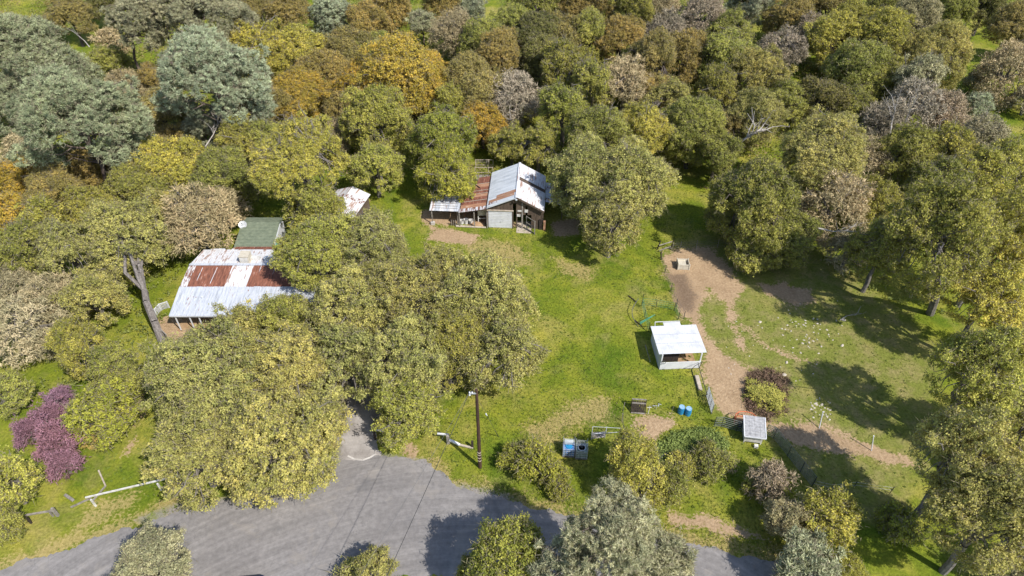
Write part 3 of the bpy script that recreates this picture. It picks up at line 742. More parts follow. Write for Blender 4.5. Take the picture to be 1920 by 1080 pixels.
(1060,1060,60,'pine','pineg','lower grey pine between the dark green oak and the large feathery pine',None,None,1.0,None,2.6),
(1235,1050,58,'pine','pineg','right grey pine at the bottom edge beside the large feathery pine'),
(955,1050,72,'dense','lime','glossy yellow-green oak at the bottom edge left of the grey pines',None,None,1.0,None,2.0),
(895,1075,38,'dense','lime','small glossy green oak at the bottom edge, leftmost by the road shadow',None,None,1.0,None,2.4),
(1195,878,68,'open','yel','yellow-green oak right of the two water tanks'),
(1255,905,42,'open','olv','olive oak at the right of the water tank oak'),
(1282,872,28,'bush','yel','yellow-green bush below the bare garden bed'),
(1328,852,28,'bush','olv','weedy green bush between the garden bed and coop lawn'),
(1335,875,30,'bush','olv','low weedy bush in front of the coop lawn'),
(1005,872,40,'bush','grn','dark green spreading bush below the utility pole'),
(1045,908,28,'bush','lime','olive bush left of the water tank oak, below the tanks'),
(960,855,26,'bush','grn','small dark bush nearest the utility pole'),
(700,1068,44,'open','pale','small pale crown at the bottom edge over the road'),
(660,1078,26,'bush','pale','little pale crown beside the road at the bottom edge','bush'),
(285,1070,80,'open','greyg','pale grey dome crown at the bottom edge, left of the road centre'),
# --- left
(108,822,44,'bare','purp','purple redbud, main crown on the left lawn','redbud_tree'),
(112,748,26,'bare','purp','upper purple flowering redbud on the left lawn','redbud_tree'),
(98,785,36,'bare','purp','middle purple flowering redbud, between the upper and main crowns','redbud_tree'),
(52,808,30,'bare','purp','leftmost purple flowering redbud','redbud_tree'),
(118,868,34,'bare','purp','lowest purple flowering redbud, nearest the white rail','redbud_tree'),
(192,785,62,'bush','grn','big green bush right of the redbud','bush'),
(228,735,48,'bush','olv','olive bush behind the big green bush'),
(15,905,62,'open','yel','yellow-green oak at the left edge above the old rail'),
(0,985,40,'open','olv','olive crown at the left edge beside the old dark rail'),
(8,740,42,'open','olv','small oak at the left edge with a leaning trunk',None,(28,778)),
(45,620,66,'bare','grey','grey bare oak with leaning trunk at the left edge',None,(72,668)),
(20,545,52,'bare','grey','grey bare oak behind, at the left edge'),
(105,570,56,'bare','grey','grey-brown twiggy oak left of the big leaning oak'),
(45,470,58,'open','olv','olive oak at the left edge below the orange-gold tree'),
(85,410,46,'open','yel','yellow-olive oak above the left edge oaks'),
(130,470,62,'open','pale','pale olive oak between the left edge and the farmhouse'),
(232,445,92,'open','pale','big leaning oak with a thick trunk left of the farmhouse',None,(304,641)),
(170,395,44,'open','olv','olive oak behind the big leaning oak'),
(175,560,62,'open','pale','pale oak in front of the big leaning oak'),
(150,650,58,'open','olv','olive oak left of the farmhouse path'),
(205,690,46,'open','olv','olive oak above the big green bush'),
(372,420,66,'bare','grey','grey-brown bare oak over the corner of the rusty farmhouse roof'),
(300,400,50,'open','pale','khaki oak left of the grey-brown bare oak by the roof'),
(415,385,36,'bare','grey','grey twiggy tree beside the satellite dish'),
# --- centre
(385,708,110,'open','pale','huge pale oak below the farmhouse porch, upper left of its clump'),
(535,700,106,'open','pale','huge pale oak below the farmhouse porch, upper right of its clump'),
(370,850,96,'open','pale','huge oak at the lower left, spreading over the white rail end'),
(520,830,112,'open','pale','huge oak at the lower centre, spreading over the road edge'),
(452,770,92,'open','pale','oak in the middle of the clump between farmhouse and road'),
(595,395,56,'open','yel','yellow oak half hiding the rusty shed roof'),
(612,475,82,'open','yel','yellow oak over the right end of the farmhouse roof'),
(690,460,80,'open','pale','pale oak between farmhouse and barn yard, rearmost'),
(660,570,90,'open','pale','pale oak left of centre beside the farmhouse'),
(765,560,92,'open','pale','pale oak in the middle of the central grove'),
(640,680,84,'open','pale','pale oak over the driveway, left side'),
(760,670,92,'open','pale','pale oak over the driveway, right side'),
(765,765,72,'open','yel','yellow oak at the driveway mouth above the white gate rail'),
(915,560,92,'open','pale','pale oak at the right of the central grove, upper'),
(945,660,84,'open','pale','pale oak at the right of the central grove, beside the open lawn'),
(862,640,84,'open','olv','olive oak in the central grove above the utility pole'),
(545,600,60,'open','yel','yellow oak overhanging the farmhouse porch roof'),
(600,800,60,'open','pale','pale oak left of the driveway mouth'),
(832,515,66,'open','pale','pale oak at the top middle notch of the central grove below the barn'),
(450,625,52,'open','pale','small pale oak crown in front of the farmhouse porch posts'),
(1440,742,36,'bare','olv','low round brown brush at the lower end of the dirt track','brush_clump',None,.34,None,.34),
(165,815,26,'bare','brn','brown bare stemmed shrub between the redbud flowers and the big green bush','bare_shrub'),
]
for t in T: tree(*t)
# ------------------------------------------------------------------ buildings
def sheet(root, c4, mat_, name='roof_sheet', ribs=3, th=0.012, rib=0.028, lab=None, slope='01'):
    """one ribbed metal sheet as its own part: c4 = low-left, low-right, high-right, high-left"""
    c = [Vector(x) for x in c4]; mb = MB(); mb.slab(c, th)
    nrm = (c[1] - c[0]).cross(c[3] - c[0]).normalized()
    for k in range(ribs):
        t = (k + 0.5) / ribs
        a_ = c[0].lerp(c[1], t) + nrm * rib * 0.3; b_ = c[3].lerp(c[2], t) + nrm * rib * 0.3
        mb.beam(a_, b_, 0.05, rib)
    o = mb.build(name, M[mat_], root)
    if lab: o['label'] = lab
    return o
def jit(s): return random.uniform(-s, s)

# farmhouse: local x along the front, local y towards the rear, origin at the porch's left front corner
house = thing('farmhouse', 'long low farmhouse with white and rusty patched metal roof under the oaks', 'house', (-36.35, 52.0, 0))
W = 17.0
def zf(y):  # roof profile
    return np.interp(y, [-0.1, 3.6, 6.7, 10.4], [2.4, 3.0, 3.65, 3.0])
def shear(y): return np.interp(y, [0, 3.6, 6.7, 10.4], [0.0, -0.1, 0.15, 0.4])
rows = [(-0.25, 3.7, 0.62, 0), (3.6, 6.7, 0.80, 1), (6.7, 10.4, 0.80, 2)]
for y0, y1, swd, kind in rows:
    n = int(W / swd)
    for k in range(n):
        x0 = k * W / n; x1 = (k + 1) * W / n + 0.03
        lift = 0.02 + 0.007 * (k % 2) + (0.02 if kind == 0 else 0.0)
        ya, yb = y0 + jit(0.04), y1 + (0.0 if kind == 1 else jit(0.03))
        if kind == 2: yb += (0.0 if k % 3 else -0.25)
        zsh = 0.0
        cs = [(x0 + shear(ya), ya, zf(ya) + lift + zsh), (x1 + shear(ya), ya, zf(ya) + lift + zsh), (x1 + shear(yb), yb, zf(yb) + lift + zsh), (x0 + shear(yb), yb, zf(yb) + lift + zsh)]
        if kind == 1:
            f = (k + 0.5) / n
            mt = 'galv_bright' if 0.29 < f < 0.44 else ('rust_mix' if f < 0.07 or 0.78 < f < 0.86 else ('galv' if f > 0.86 else 'rust'))
            nm = {'rust': 'rusty roof sheet', 'galv_bright': 'white roof sheet', 'rust_mix': 'roof sheet streaked with rust'}.get(mt)
        elif kind == 0: mt, nm = 'galv', None
        else: mt, nm = 'galv_bright', None
        sheet(house, cs, mt, ribs=4 if kind == 0 else 5, lab=nm)
        if kind == 1 and mt in ('rust',) and k % 2 == 0:  # bright lap seam
            mb = MB(); mb.beam((x0 + shear(ya + .15) + .02, ya + 0.15 + random.uniform(0, .9), zf(ya + .5) + 0.065), (x0 + shear(yb) + .02, yb - 0.1 - random.uniform(0, .5), zf(yb - .3) + 0.06), 0.06, 0.012)
            mb.build('lap_seam', M['galv_bright'], house)
mb = MB(); mb.beam((0.15, 6.7, 3.72), (W + 0.15, 6.7, 3.72), 0.34, 0.03); mb.build('ridge_cap', M['galv'], house)
mb = MB(); mb.slab([(4.0, 10.15, 3.14), (13.0, 10.15, 3.14), (13.0, 10.75, 3.02), (4.0, 10.75, 3.02)], 0.02); mb.build('valley_flashing', M['rust'], house)
mb = MB(); mb.box((W / 2 + 0.1, 3.9 + 3.1, 1.35), (W - 0.8, 6.2, 2.7)); mb.build('wall', M['whitedirty'], house)
mb = MB(); mb.slab([(0.1, -0.1, 0.12), (W, -0.1, 0.12), (W, 3.9, 0.12), (0.1, 3.9, 0.12)], 0.12); mb.build('porch_floor', M['deck'], house)
mb = MB(); mb.box((W / 2, -0.22, 2.33), (W, 0.06, 0.16)); mb.build('fascia_board', M['white'], house)
for x in (0.5, 2.0, 3.0, 6.2, 9.5, 13, 16.5):
    mb = MB(); mb.box((x, -0.05, 1.2), (0.1, 0.1, 2.35)); mb.build('porch_post', M['white'], house)
for x, w_ in ((2.6, 0.95), (9.4, 0.95)):
    mb = MB(); mb.box((x, 3.78, 1.12), (w_, 0.06, 2.0)); d = mb.build('door', M['darkwood'], house)
    mb = MB(); mb.lathe([(0.03, 0), (0.045, 0.03), (0.03, 0.06)], 8, (x + 0.35, 3.70, 1.1)); mb.build('handle', M['cagemetal'], d)
for x in (5.6, 7.4, 12.2):
    mb = MB(); mb.box((x, 3.79, 1.5), (1.1, 0.05, 1.1)); wdw = mb.build('window', M['glass'], house)
    mb = MB()
    for c_, d_ in (((x, 3.74, 2.08), (1.25, 0.06, 0.08)), ((x, 3.74, 0.92), (1.25, 0.06, 0.08)), ((x - 0.6, 3.74, 1.5), (0.08, 0.06, 1.08)), ((x + 0.6, 3.74, 1.5), (0.08, 0.06, 1.08)), ((x, 3.75, 1.5), (0.05, 0.04, 1.08))): mb.box(c_, d_)
    mb.build('frame', M['white'], wdw)
# evaporative cooler on the rear slope
cx, cy = 6.25, 7.5; cz = 3.6
mb = MB(); mb.box((cx, cy + .1, cz + 0.42), (1.05, 1.05, 0.85)); mb.box((cx, cy + .1, cz + 0.87), (1.12, 1.12, 0.06)); mb.box((cx, cy + .1, cz - 0.05), (1.15, 1.15, 0.1)); cool = mb.build('evaporative_cooler', M['cream'], house)
for k in range(9):
    mb = MB(); mb.box((cx, cy - 0.44, cz + 0.10 + k * 0.078), (0.88, 0.03, 0.035), rx=0.5); mb.build('louver', M['whitedirty'], cool)
mb = MB(); mb.box((cx + 1.0, cy + 0.35, cz + 0.02), (0.95, 0.5, 0.4)); mb.build('cooler_duct', M['whitedirty'], house)
for (vx, vy, r_, h_, mt) in ((8.55, 7.6, 0.17, 0.45, 'galv_grey'), (12.3, 4.6, 0.16, 0.75, 'black'), (2.9, 2.1, 0.07, 0.2, 'galv_grey')):
    mb = MB(); z0 = float(zf(vy)); mb.lathe([(r_ * 1.9, 0.0), (r_, 0.06), (r_, h_), (r_ * 1.7, h_), (r_ * 1.7, h_ + 0.06), (0.02, h_ + 0.16)], 12, (vx, vy, z0)); mb.build('roof_vent', M[mt], house)
for k in range(14):   # rust stains and patches screwed on the sheets
    x = random.choice([1.2, 1.6, 2.4, 3.0, 7.6, 8.9, 9.0, 8.2]) + jit(0.3); y = random.uniform(0.4, 3.3) if k < 8 else random.uniform(7.6, 10.1)
    mb = MB(); L_ = random.uniform(0.2, 0.6); mb.beam((x, y, float(zf(y)) + 0.066), (x + jit(.05), y + L_ * 0.6, float(zf(y + L_ * 0.6)) + 0.066), 0.07, 0.01); mb.build('patch_strip', M['rust'], house)
# green shingled addition
mb = MB(); add_root = house
gx0, gx1 = 3.6, 8.25
gy0, gy1 = 10.75, 14.9
rs = 9
for j in range(rs):
    a0 = j / rs; a1 = (j + 1) / rs
    ya, yb = gy0 + (gy1 - gy0) * a0, gy0 + (gy1 - gy0) * a1 + 0.03
    za, zb = 2.75 + 0.75 * a0, 2.75 + 0.75 * a1
    mb = MB(); mb.slab([(gx0, ya, za + 0.035), (gx1, ya, za + 0.035), (gx1, yb, zb + 0.012), (gx0, yb, zb + 0.012)], 0.03)
    o = mb.build('shingle_course', M['green_shingle'], house); o['label'] = 'green shingle course'
mb = MB(); mb.slab([(gx0, gy1, 3.5), (gx1, gy1, 3.5), (gx1, gy1 + 1.6, 3.05), (gx0, gy1 + 1.6, 3.05)], 0.03); mb.build('rear_slope', M['green_shingle'], house)
mb = MB(); mb.box(((gx0 + gx1) / 2, (gy0 + gy1) / 2 + .6, 1.3), (gx1 - gx0 - 0.5, gy1 - gy0 + 1.6, 2.6)); mb.build('addition_wall', M['white'], house)
mb = MB(); mb.add([(gx1 - .24, gy0 + .1, 2.6), (gx1 - .24, gy1, 3.44), (gx1 - .24, gy1 + 1.4, 2.6), (gx1 - .18, gy0 + .1, 2.6), (gx1 - .18, gy1, 3.44), (gx1 - .18, gy1 + 1.4, 2.6)], [(0, 1, 2), (5, 4, 3), (0, 3, 4, 1), (1, 4, 5, 2), (2, 5, 3, 0)]); mb.build('gable_end', M['white'], house)
mb = MB(); mb.beam((gx1 + .02, gy0, 2.72), (gx1 + .02, gy1, 3.48), 0.05, 0.16); mb.build('barge_board', M['white'], house)
mb = MB(); mb.beam((3.6, 10.72, 2.8), (8.25, 10.72, 2.8), 0.12, 0.1); mb.build('gutter', M['rust_light'], house)

# green tarp awning beside the addition
g0 = G(525, 460, 2.2)
tp = thing('tarp_awning', 'translucent teal tarp awning at the right end of the green shingled roof', 'awning', (g0.x, g0.y, 0))
mb = MB(); nx_, ny_ = 8, 6; vs = []; fs = []
for j in range(ny_ + 1):
    for i in range(nx_ + 1):
        x = -1.1 + 2.8 * i / nx_; y = -0.8 + 2.2 * j / ny_
        vs.append((x, y, 2.1 + 0.15 * j / ny_ + 0.09 * math.sin(i * 1.7 + j) - 0.12 * math.sin(math.pi * i / nx_)))
for j in range(ny_):
    for i in range(nx_): q = j * (nx_ + 1) + i; fs.append((q, q + 1, q + nx_ + 2, q + nx_ + 1))
mb.add(vs, fs); mb.build('tarp', M['netgreen'], tp)
for x, y in ((-1.1, -0.8), (1.7, -0.8), (1.7, 1.4), (-1.1, 1.4)):
    mb = MB(); mb.tube((x, y, 0), (x, y, 2.2), 0.03); mb.build('pole', M['cagemetal'], tp)

# satellite dish on a mast
dz_ = G(455, 421, 3.6)
sd_r = thing('satellite_dish', 'grey satellite dish on a mast behind the green shingled roof', 'satellite dish', (dz_.x, dz_.y, 0))
mb = MB(); mb.tube((0, 0, 0), (0, 0, 3.5), 0.045, n=8); mb.build('mast', M['cagemetal'], sd_r)
mb = MB(); vs = []; fs = []; q = Vector((0.15, -0.62, 0.78)).to_track_quat('Z', 'Y').to_matrix()
for j in range(5):
    for k in range(20):
        r_ = 0.48 * (j + 0.05) / 4; t = 2 * math.pi * k / 20
        vs.append(Vector((0, 0, 3.55)) + q @ Vector((r_ * math.cos(t), r_ * math.sin(t), 0.30 * (r_ ** 2))))
for j in range(4):
    for k in range(20): fs.append((j * 20 + k, j * 20 + (k + 1) % 20, (j + 1) * 20 + (k + 1) % 20, (j + 1) * 20 + k))
mb.add(vs, fs); mb.build('dish', M['cagemetal'], sd_r, smooth=True)
mb = MB(); mb.tube((0, 0, 3.5), (0.08, -0.35, 4.0), 0.02); mb.box((0.08, -0.35, 4.0), (0.09, 0.09, 0.12)); mb.build('feed_arm', M['darkmetal'], sd_r)

# white picket railing curving at the farmhouse's left
def P3(px, py, z=0.0):
    g = G(px, py, z); return Vector((g.x, g.y, z))
rail_pts = [P3(318, 577), P3(303, 582), P3(294, 592), P3(292, 606), P3(296, 618), P3(306, 628), P3(318, 640)]
rr_ = thing('porch_railing', 'curved white slatted railing at the left corner of the farmhouse porch', 'railing', rail_pts[0])
for i, (a_, b_) in enumerate(zip(rail_pts[:-1], rail_pts[1:])):
    col_ = 'white' if i < 4 else 'greywood'
    mb = MB(); mb.beam(a_ + Vector((0, 0, 0.95)), b_ + Vector((0, 0, 0.95)), 0.09, 0.05); mb.build('top_rail', M[col_], rr_, rail_pts[0])
    n = 7
    for k in range(n):
        q_ = a_.lerp(b_, k / n); mb = MB(); mb.box((q_.x, q_.y, 0.5), (0.05, 0.05, 0.9) if k else (0.09, 0.09, 1.0)); mb.build('baluster' if k else 'post', M[col_], rr_, rail_pts[0])

# rusty roofed shed behind the yellow oak
s0 = G(645, 378, 2.6)
shed = thing('old_shed', 'old shed with a flaking white and rust roof half hidden by a yellow oak', 'shed', (s0.x, s0.y, 0), math.radians(-14))
for side in (-1, 1):
    for k in range(7):
        y0 = -2.9 + k * 0.83; y1 = y0 + 0.86
        e0, e1 = (-2.3, 2.1), (0, 3.0)
        cs = [(-2.35, y1, 2.15), (-2.35, y0, 2.15), (0, y0, 3.05), (0, y1, 3.05)] if side < 0 else [(2.35, y0, 2.15), (2.35, y1, 2.15), (0, y1, 3.05), (0, y0, 3.05)]
        cs = [(a_, b_, c_ + 0.006 * (k % 2)) for a_, b_, c_ in cs]
        sheet(shed, cs, random.choice(['rust_mix', 'galv_bright', 'galv_bright', 'galv_bright']), ribs=3)
mb = MB(); mb.box((0, 0, 1.05), (4.2, 5.4, 2.1)); mb.build('wall', M['oldwood'], shed)
mb = MB(); 
for y in (-2.72, 2.72): mb.add([(-2.1, y - .02, 2.1), (2.1, y - .02, 2.1), (0, y - .02, 2.98), (-2.1, y + .02, 2.1), (2.1, y + .02, 2.1), (0, y + .02, 2.98)], [(0, 1, 2), (5, 4, 3), (0, 3, 4, 1), (1, 4, 5, 2), (2, 5, 3, 0)])
mb.build('gable_end', M['whitedirty'], shed)
mb = MB(); mb.box((0, -2.74, 0.98), (1.1, 0.05, 1.9)); mb.build('door', M['oldwood'], shed)

# ------------------------------------------------------------------ barn
BX, BY = 0.6, 70.35
barn = thing('barn', 'weathered timber barn with a white metal gable roof and a white roll-up door', 'barn', (BX, BY, 0), math.radians(-3.5))
zl, zr_, za_ = 3.35, 3.05, 5.0; xl, xr = -3.75, 3.45; D = 8.0
for side in (0, 1):
    n = 10
    for k in range(n):
        y0 = -0.35 + k * D / n; y1 = y0 + D / n + 0.03
        lift = 0.007 * (k % 2)
        if side == 0:
            if k == 0:
                for (fa, fb, mt) in ((0, 1, 'galv_grey'),):
                    pass
            cs = [(xl, y1, zl + lift), (xl, y0, zl + lift), (0, y0, za_ + lift), (0, y1, za_ + lift)]
            sheet(barn, cs, 'galv_grey', ribs=3)
        else:
            if k == 5:
                cs = [(xr, y0 + 0.1, zr_ - 0.05), (xr, y1 - 0.05, zr_ - 0.05), (0.1, y1 - .05, za_ - 0.1), (0.1, y0 + 0.1, za_ - 0.1)]
                sheet(barn, cs, 'oldwood', 'roof_board', ribs=0, lab='bare brown board where a roof sheet is missing')
            else:
                cs = [(xr + 0.02 * (k % 3), y0, zr_ + lift), (xr + 0.02 * (k % 3), y1, zr_ + lift), (0, y1, za_ + lift), (0, y0, za_ + lift)]
                sheet(barn, cs, 'galv_bright', ribs=3)
def LP(t, y, up=0.03):  # point on the left slope
    return (xl + (0 - xl) * t, y, zl + (za_ - zl) * t + up)
for (t0, t1, ya, yb, mt) in ((0.30, 0.97, 0.95, 1.55, 'rust_light'), (0.05, 0.9, 0.35, 0.92, 'rust_light'), (0.0, 0.35, 0.0, 0.35, 'rust_mix')):
    mb = MB(); mb.slab([LP(t0, yb, .05), LP(t0, ya, .05), LP(t1, ya, .05), LP(t1, yb, .05)], 0.012); o = mb.build('roof_patch', M[mt], barn); o['label'] = 'orange rusted roof patch'
for a_, b_ in (((-.02, -0.45, za_ + 0.03), (-.02, D - 0.3, za_ + 0.03)),):
    mb = MB(); mb.beam(a_, b_, 0.30, 0.05); mb.build('ridge_cap', M['galv_bright'], barn)
mb = MB(); mb.beam((0.1, -0.38, za_ - 0.14), (xr, -0.38, zr_ - 0.14), 0.06, 0.24); mb.build('barge_board', M['oldwood'], barn)
mb = MB(); mb.beam((xl, -0.38, zl - 0.10), (-0.1, -0.38, za_ - 0.10), 0.05, 0.12); mb.build('barge_board', M['galv_grey'], barn)
# front gable wall of uneven boards
def roofz(x): return za_ - 0.1 + (x * (za_ - zl) / (-xl) if x < 0 else -x * (za_ - zr_) / xr)
mb = MB(); x = -3.5
while x < 3.3:
    w_ = random.uniform(0.14, 0.24); top = min(roofz(x), roofz(x + w_)) - 0.02
    lo = 2.72 if x < -0.55 else (0.05 if (x > 1.75 or x < 0) else 2.15)
    gap = (-0.55 < x < -0.25) or (0.95 < x < 1.22)
    if gap: top -= random.uniform(0.2, 0.5); lo = max(lo, top - random.uniform(0.2, 0.5)) if x > 0.5 else 3.9
    if random.random() < 0.10 and x > 1.9: lo = random.uniform(0.6, 1.3)
    if top > lo: mb.box((x + w_ / 2, random.uniform(-0.015, 0.015), (top + lo) / 2), (w_ - 0.018, 0.025, top - lo))
    x += w_
o = mb.build('front_boards', M['oldwood'], barn); o['kind'] = 'stuff'
mb = MB()
for y in np.arange(0.05, D - 0.7, 0.22):
    for xx, zt in ((-3.5, zl + .05), (3.3, zr_ + .03)):
        if random.random() < 0.95: mb.box((xx, y + .1, (zt) / 2), (0.03, 0.2, zt - 0.05))
o = mb.build('side_boards', M['oldwood'], barn); o['kind'] = 'stuff'
mb = MB(); xx = -3.45
while xx < 3.3:
    mb.box((xx, D - 0.7, roofz(xx) / 2), (0.2, 0.03, roofz(xx) - 0.1)); xx += 0.22
o = mb.build('rear_boards', M['oldwood'], barn); o['kind'] = 'stuff'
mb = MB(); mb.box((0.7, -0.01, 2.0), (0.18, 0.12, 4.0)); mb.build('door_post', M['greywood'], barn)
mb = MB(); mb.box((0.25, -0.05, 2.05), (0.45, 0.05, 0.35)); mb.box((0.35, -0.05, 2.75), (0.5, 0.05, 0.22)); mb.build('white_board', M['whitedirty'], barn)
mb = MB(); mb.box((1.2, -0.06, 2.78), (0.42, 0.04, 0.42)); mb.build('white_board', M['whitedirty'], barn)
mb = MB(); mb.box((3.55, -0.15, 0.7), (0.28, 0.28, 1.4)); mb.build('corner_post', M['rust_light'], barn)
mb = MB(); mb.box((3.1, -0.1, 0.8), (0.5, 0.1, 1.6)); mb.build('stacked_plank', M['darkwood'], barn)
# roll-up door
rd_x0, rd_x1 = -3.62, -0.58
mb = MB(); mb.box(((rd_x0 + rd_x1) / 2, -0.02, 1.35), (rd_x1 - rd_x0, 0.04, 2.66)); rdoor = mb.build('garage_door', M['white'], barn)
for k in range(11):
    mb = MB(); mb.box(((rd_x0 + rd_x1) / 2, -0.055, 0.14 + k * 0.243), (rd_x1 - rd_x0 - 0.05, 0.03, 0.205), rx=0.09); mb.build('panel', M['white'], rdoor)
mb = MB(); mb.box((-2.1, -0.09, 0.95), (0.16, 0.03, 0.04)); mb.build('handle', M['darkmetal'], rdoor)
for x in (rd_x0 - 0.09, rd_x1 + 0.09):
    mb = MB(); mb.box((x, -0.05, 1.36), (0.13, 0.12, 2.72)); mb.build('door_jamb', M['oldwood'], barn)
mb = MB(); mb.box(((rd_x0 + rd_x1) / 2, -0.09, 2.74), (3.4, 0.16, 0.13)); mb.build('door_header', M['palewood'], barn)
# finial lamp at the gable
mb = MB(); mb.lathe([(0.03, 0), (0.13, 0.08), (0.16, 0.2), (0.04, 0.26)], 10, (-0.05, -0.52, 4.6)); mb.build('gable_lamp', M['cagemetal'], barn)
# rusty lean-to roof to the left
rows = [(-0.35, -7.35, 'rust_mix'), (0.35, -7.2, 'rust_light'), (1.0, -7.2, 'rust'), (1.75, -7.0, 'rust'), (2.5, -6.9, 'rust_light'), (3.2, -6.4, 'rust'), (4.0, -6.2, 'rust'), (4.8, -5.8, 'rust_light'), (5.6, -5.6, 'rust'), (6.4, -5.5, 'rust')]
for k, (y0, xe, mt) in enumerate(rows):
    y1 = y0 + 0.84; zz = lambda x: 3.15 + (x + 3.5) * 0.20
    l = 0.01 * (k % 2)
    sheet(barn, [(xe, y1, zz(xe) + l), (xe, y0, zz(xe) + l), (-3.7, y0, zz(-3.7) + l), (-3.7, y1, zz(-3.7) + l)], mt, ribs=3, lab='rusty lean-to roof sheet')
    if k in (2, 4, 5, 7):
        mb = MB(); mb.beam((xe + 0.1, y1 - .02, zz(xe) + 0.05), (-3.9, y1 - .02, zz(-3.9) + 0.05), 0.09, 0.012); mb.build('lap_seam', M['palewood'], barn)
mb = MB(); mb.slab([(-6.6, 1.9, 2.50), (-7.35, 1.2, 2.36), (-6.0, 1.2, 2.62), (-6.0, 1.9, 2.62)], 0.02); mb.build('roof_patch', M['palewood'], barn)
mb = MB(); mb.beam((-5.9, 5.6, 2.8), (-5.1, 4.6, 2.95), 0.08, 0.08); mb.build('loose_board', M['darkwood'], barn)
mb = MB(); mb.box((-4.4, 7.0, 1.25), (1.4, 0.06, 2.4)); mb.build('lean_to_wall', M['oldwood'], barn)
mb = MB(); mb.box((-5.4, 3.0, 1.15), (3.0, 0.06, 2.2)); mb.build('lean_to_wall', M['oldwood'], barn)
for x in (-7.3, -5.4, -3.75):
    mb = MB(); mb.box((x, -0.2, 1.2), (0.13, 0.13, 2.35)); mb.build('post', M['greywood'], barn)
mb = MB(); mb.beam((-7.4, -0.2, 2.28), (-3.7, -0.2, 2.95), 0.1, 0.14); mb.build('eave_beam', M['oldwood'], barn)
# white lean-to furthest left
for k in range(6):
    x0 = -11.15 + k * 0.63
    sheet(barn, [(x0, 0.1, 2.22 + .008 * (k % 2)), (x0 + 0.66, 0.1, 2.22 + .008 * (k % 2)), (x0 + 0.66, 3.1 + jit(.1), 2.55), (x0, 3.1 + jit(.1), 2.55)], 'galv' if k % 2 else 'galv_bright', ribs=3, lab='white lean-to roof sheet')
for k in range(5):
    mb = MB(); mb.beam((-10.9 + jit(.1), 0.6 + k * 0.45, 2.33 + k * 0.05), (-7.6, 0.6 + k * 0.45, 2.33 + k * 0.05), 0.05, 0.02); mb.build('roof_batten', M['greywood'], barn)
for x, y in ((-10.9, 0.25), (-7.6, 0.25), (-10.9, 3.0), (-7.6, 3.0)):
    mb = MB(); mb.box((x, y, 1.1), (0.11, 0.11, 2.2)); mb.build('post', M['greywood'], barn)
mb = MB(); mb.box((-10.85, 0.15, 0.2), (0.5, 0.35, 0.4)); mb.build('footing_block', M['concrete'], barn)
mb = MB(); mb.box((-9.2, 3.1, 1.15), (3.5, 0.05, 2.2)); mb.build('lean_to_wall', M['oldwood'], barn)
# open timber gate right of the roll-up door
mb = MB(); gA = Vector((1.25, -0.15, 0)); gB = Vector((2.35, -1.2, 0))
for z in (0.15, 1.05, 2.0): mb.beam(gA + Vector((0, 0, z)), gB + Vector((0, 0, z)), 0.05, 0.13)
for q_ in (gA, gB): mb.beam(q_ + Vector((0, 0, 0.05)), q_ + Vector((0, 0, 2.1)), 0.1, 0.1)
mb.build('open_gate', M['greywood'], barn)
mb = MB(); mb.slab([(0.0, -1.0, 0.03), (1.9, -1.0, 0.03), (1.9, 1.6, 0.03), (0.0, 1.6, 0.03)], 0.03); mb.build('threshold', M['palewood'], barn)
# right lean-to under the oak
for k in range(5):
    y0 = 2.2 + k * 0.9
    sheet(barn, [(5.9, y0, 2.2), (5.9, y0 + 0.92, 2.2), (3.5, y0 + 0.92, 2.75), (3.5, y0, 2.75)], random.choice(['rust_mix', 'galv_grey', 'rust']), ribs=3)
for y in (2.3, 6.5):
    mb = MB(); mb.box((5.75, y, 1.1), (0.12, 0.12, 2.2)); mb.build('post', M['oldwood'], barn)

def place(px, py, z=0): g = G(px, py, z); return (g.x, g.y, 0)
# items by the barn front
for (px, s, lab) in ((866, 1.0, 'white bucket furthest left under the rusty lean-to'), (874, 1.25, 'tallest white bucket, middle one under the rusty lean-to'), (883, 1.0, 'white bucket furthest right under the rusty lean-to')):
    b = thing('bucket', lab, 'bucket', place(px, 419), 0, 'white buckets under the lean-to')
    mb = MB(); mb.lathe([(0.20, 0), (0.26, 0.02), (0.31, 0.55 * s), (0.33, 0.56 * s), (0.29, 0.56 * s), (0.22, 0.1)], 14); mb.build('body', M['whitedirty'], b)
    mb = MB(); pts = [Vector((0.32 * math.cos(t), 0.0 - 0.16 * math.sin(t), 0.53 * s + 0.10 * math.sin(t))) for t in np.linspace(0, math.pi, 7)]; mb.path(pts, 0.008, 4); mb.build('handle', M['darkmetal'], b)
b = thing('shovel', 'red handled shovel standing among the white buckets', 'shovel', place(872, 414))
mb = MB(); mb.tube((0, 0, 0.3), (0.05, 0.25, 1.5), 0.02); mb.build('handle', M['orange'], b)
mb = MB(); mb.slab([(-0.1, -0.04, 0.02), (0.1, -0.04, 0.02), (0.1, 0.03, 0.32), (-0.1, 0.03, 0.32)], 0.01); mb.build('blade', M['darkmetal'], b)
pn = thing('old_door', 'cream old door with an opening leaning under the rusty lean-to', 'door', place(905, 420), math.radians(4))
mb = MB(); mb.box((0, 0.2, 1.75), (1.15, 0.05, 1.0), rx=-0.12); mb.build('upper_panel', M['cream'], pn)
mb = MB()
for x in (-0.53, 0.53): mb.beam((x, 0.0, 0.02), (x, 0.13, 1.27), 0.1, 0.05)
mb.beam((-0.5, 0.09, 0.85), (0.5, 0.09, 0.85), 0.05, 0.1); mb.build('lower_frame', M['whitedirty'], pn)
dp = thing('dirt_pile', 'low heap of brown soil beneath the rusty lean-to', 'soil heap', place(895, 421))
mb = MB(); mb.lathe([(1.0, 0), (0.8, 0.15), (0.5, 0.3), (0.2, 0.38), (0.03, 0.40)], 14); mb.v = [(x * 1.2, y * 0.6, z + jit(.03)) for x, y, z in mb.v]; mb.build('heap', M['deck'], dp)
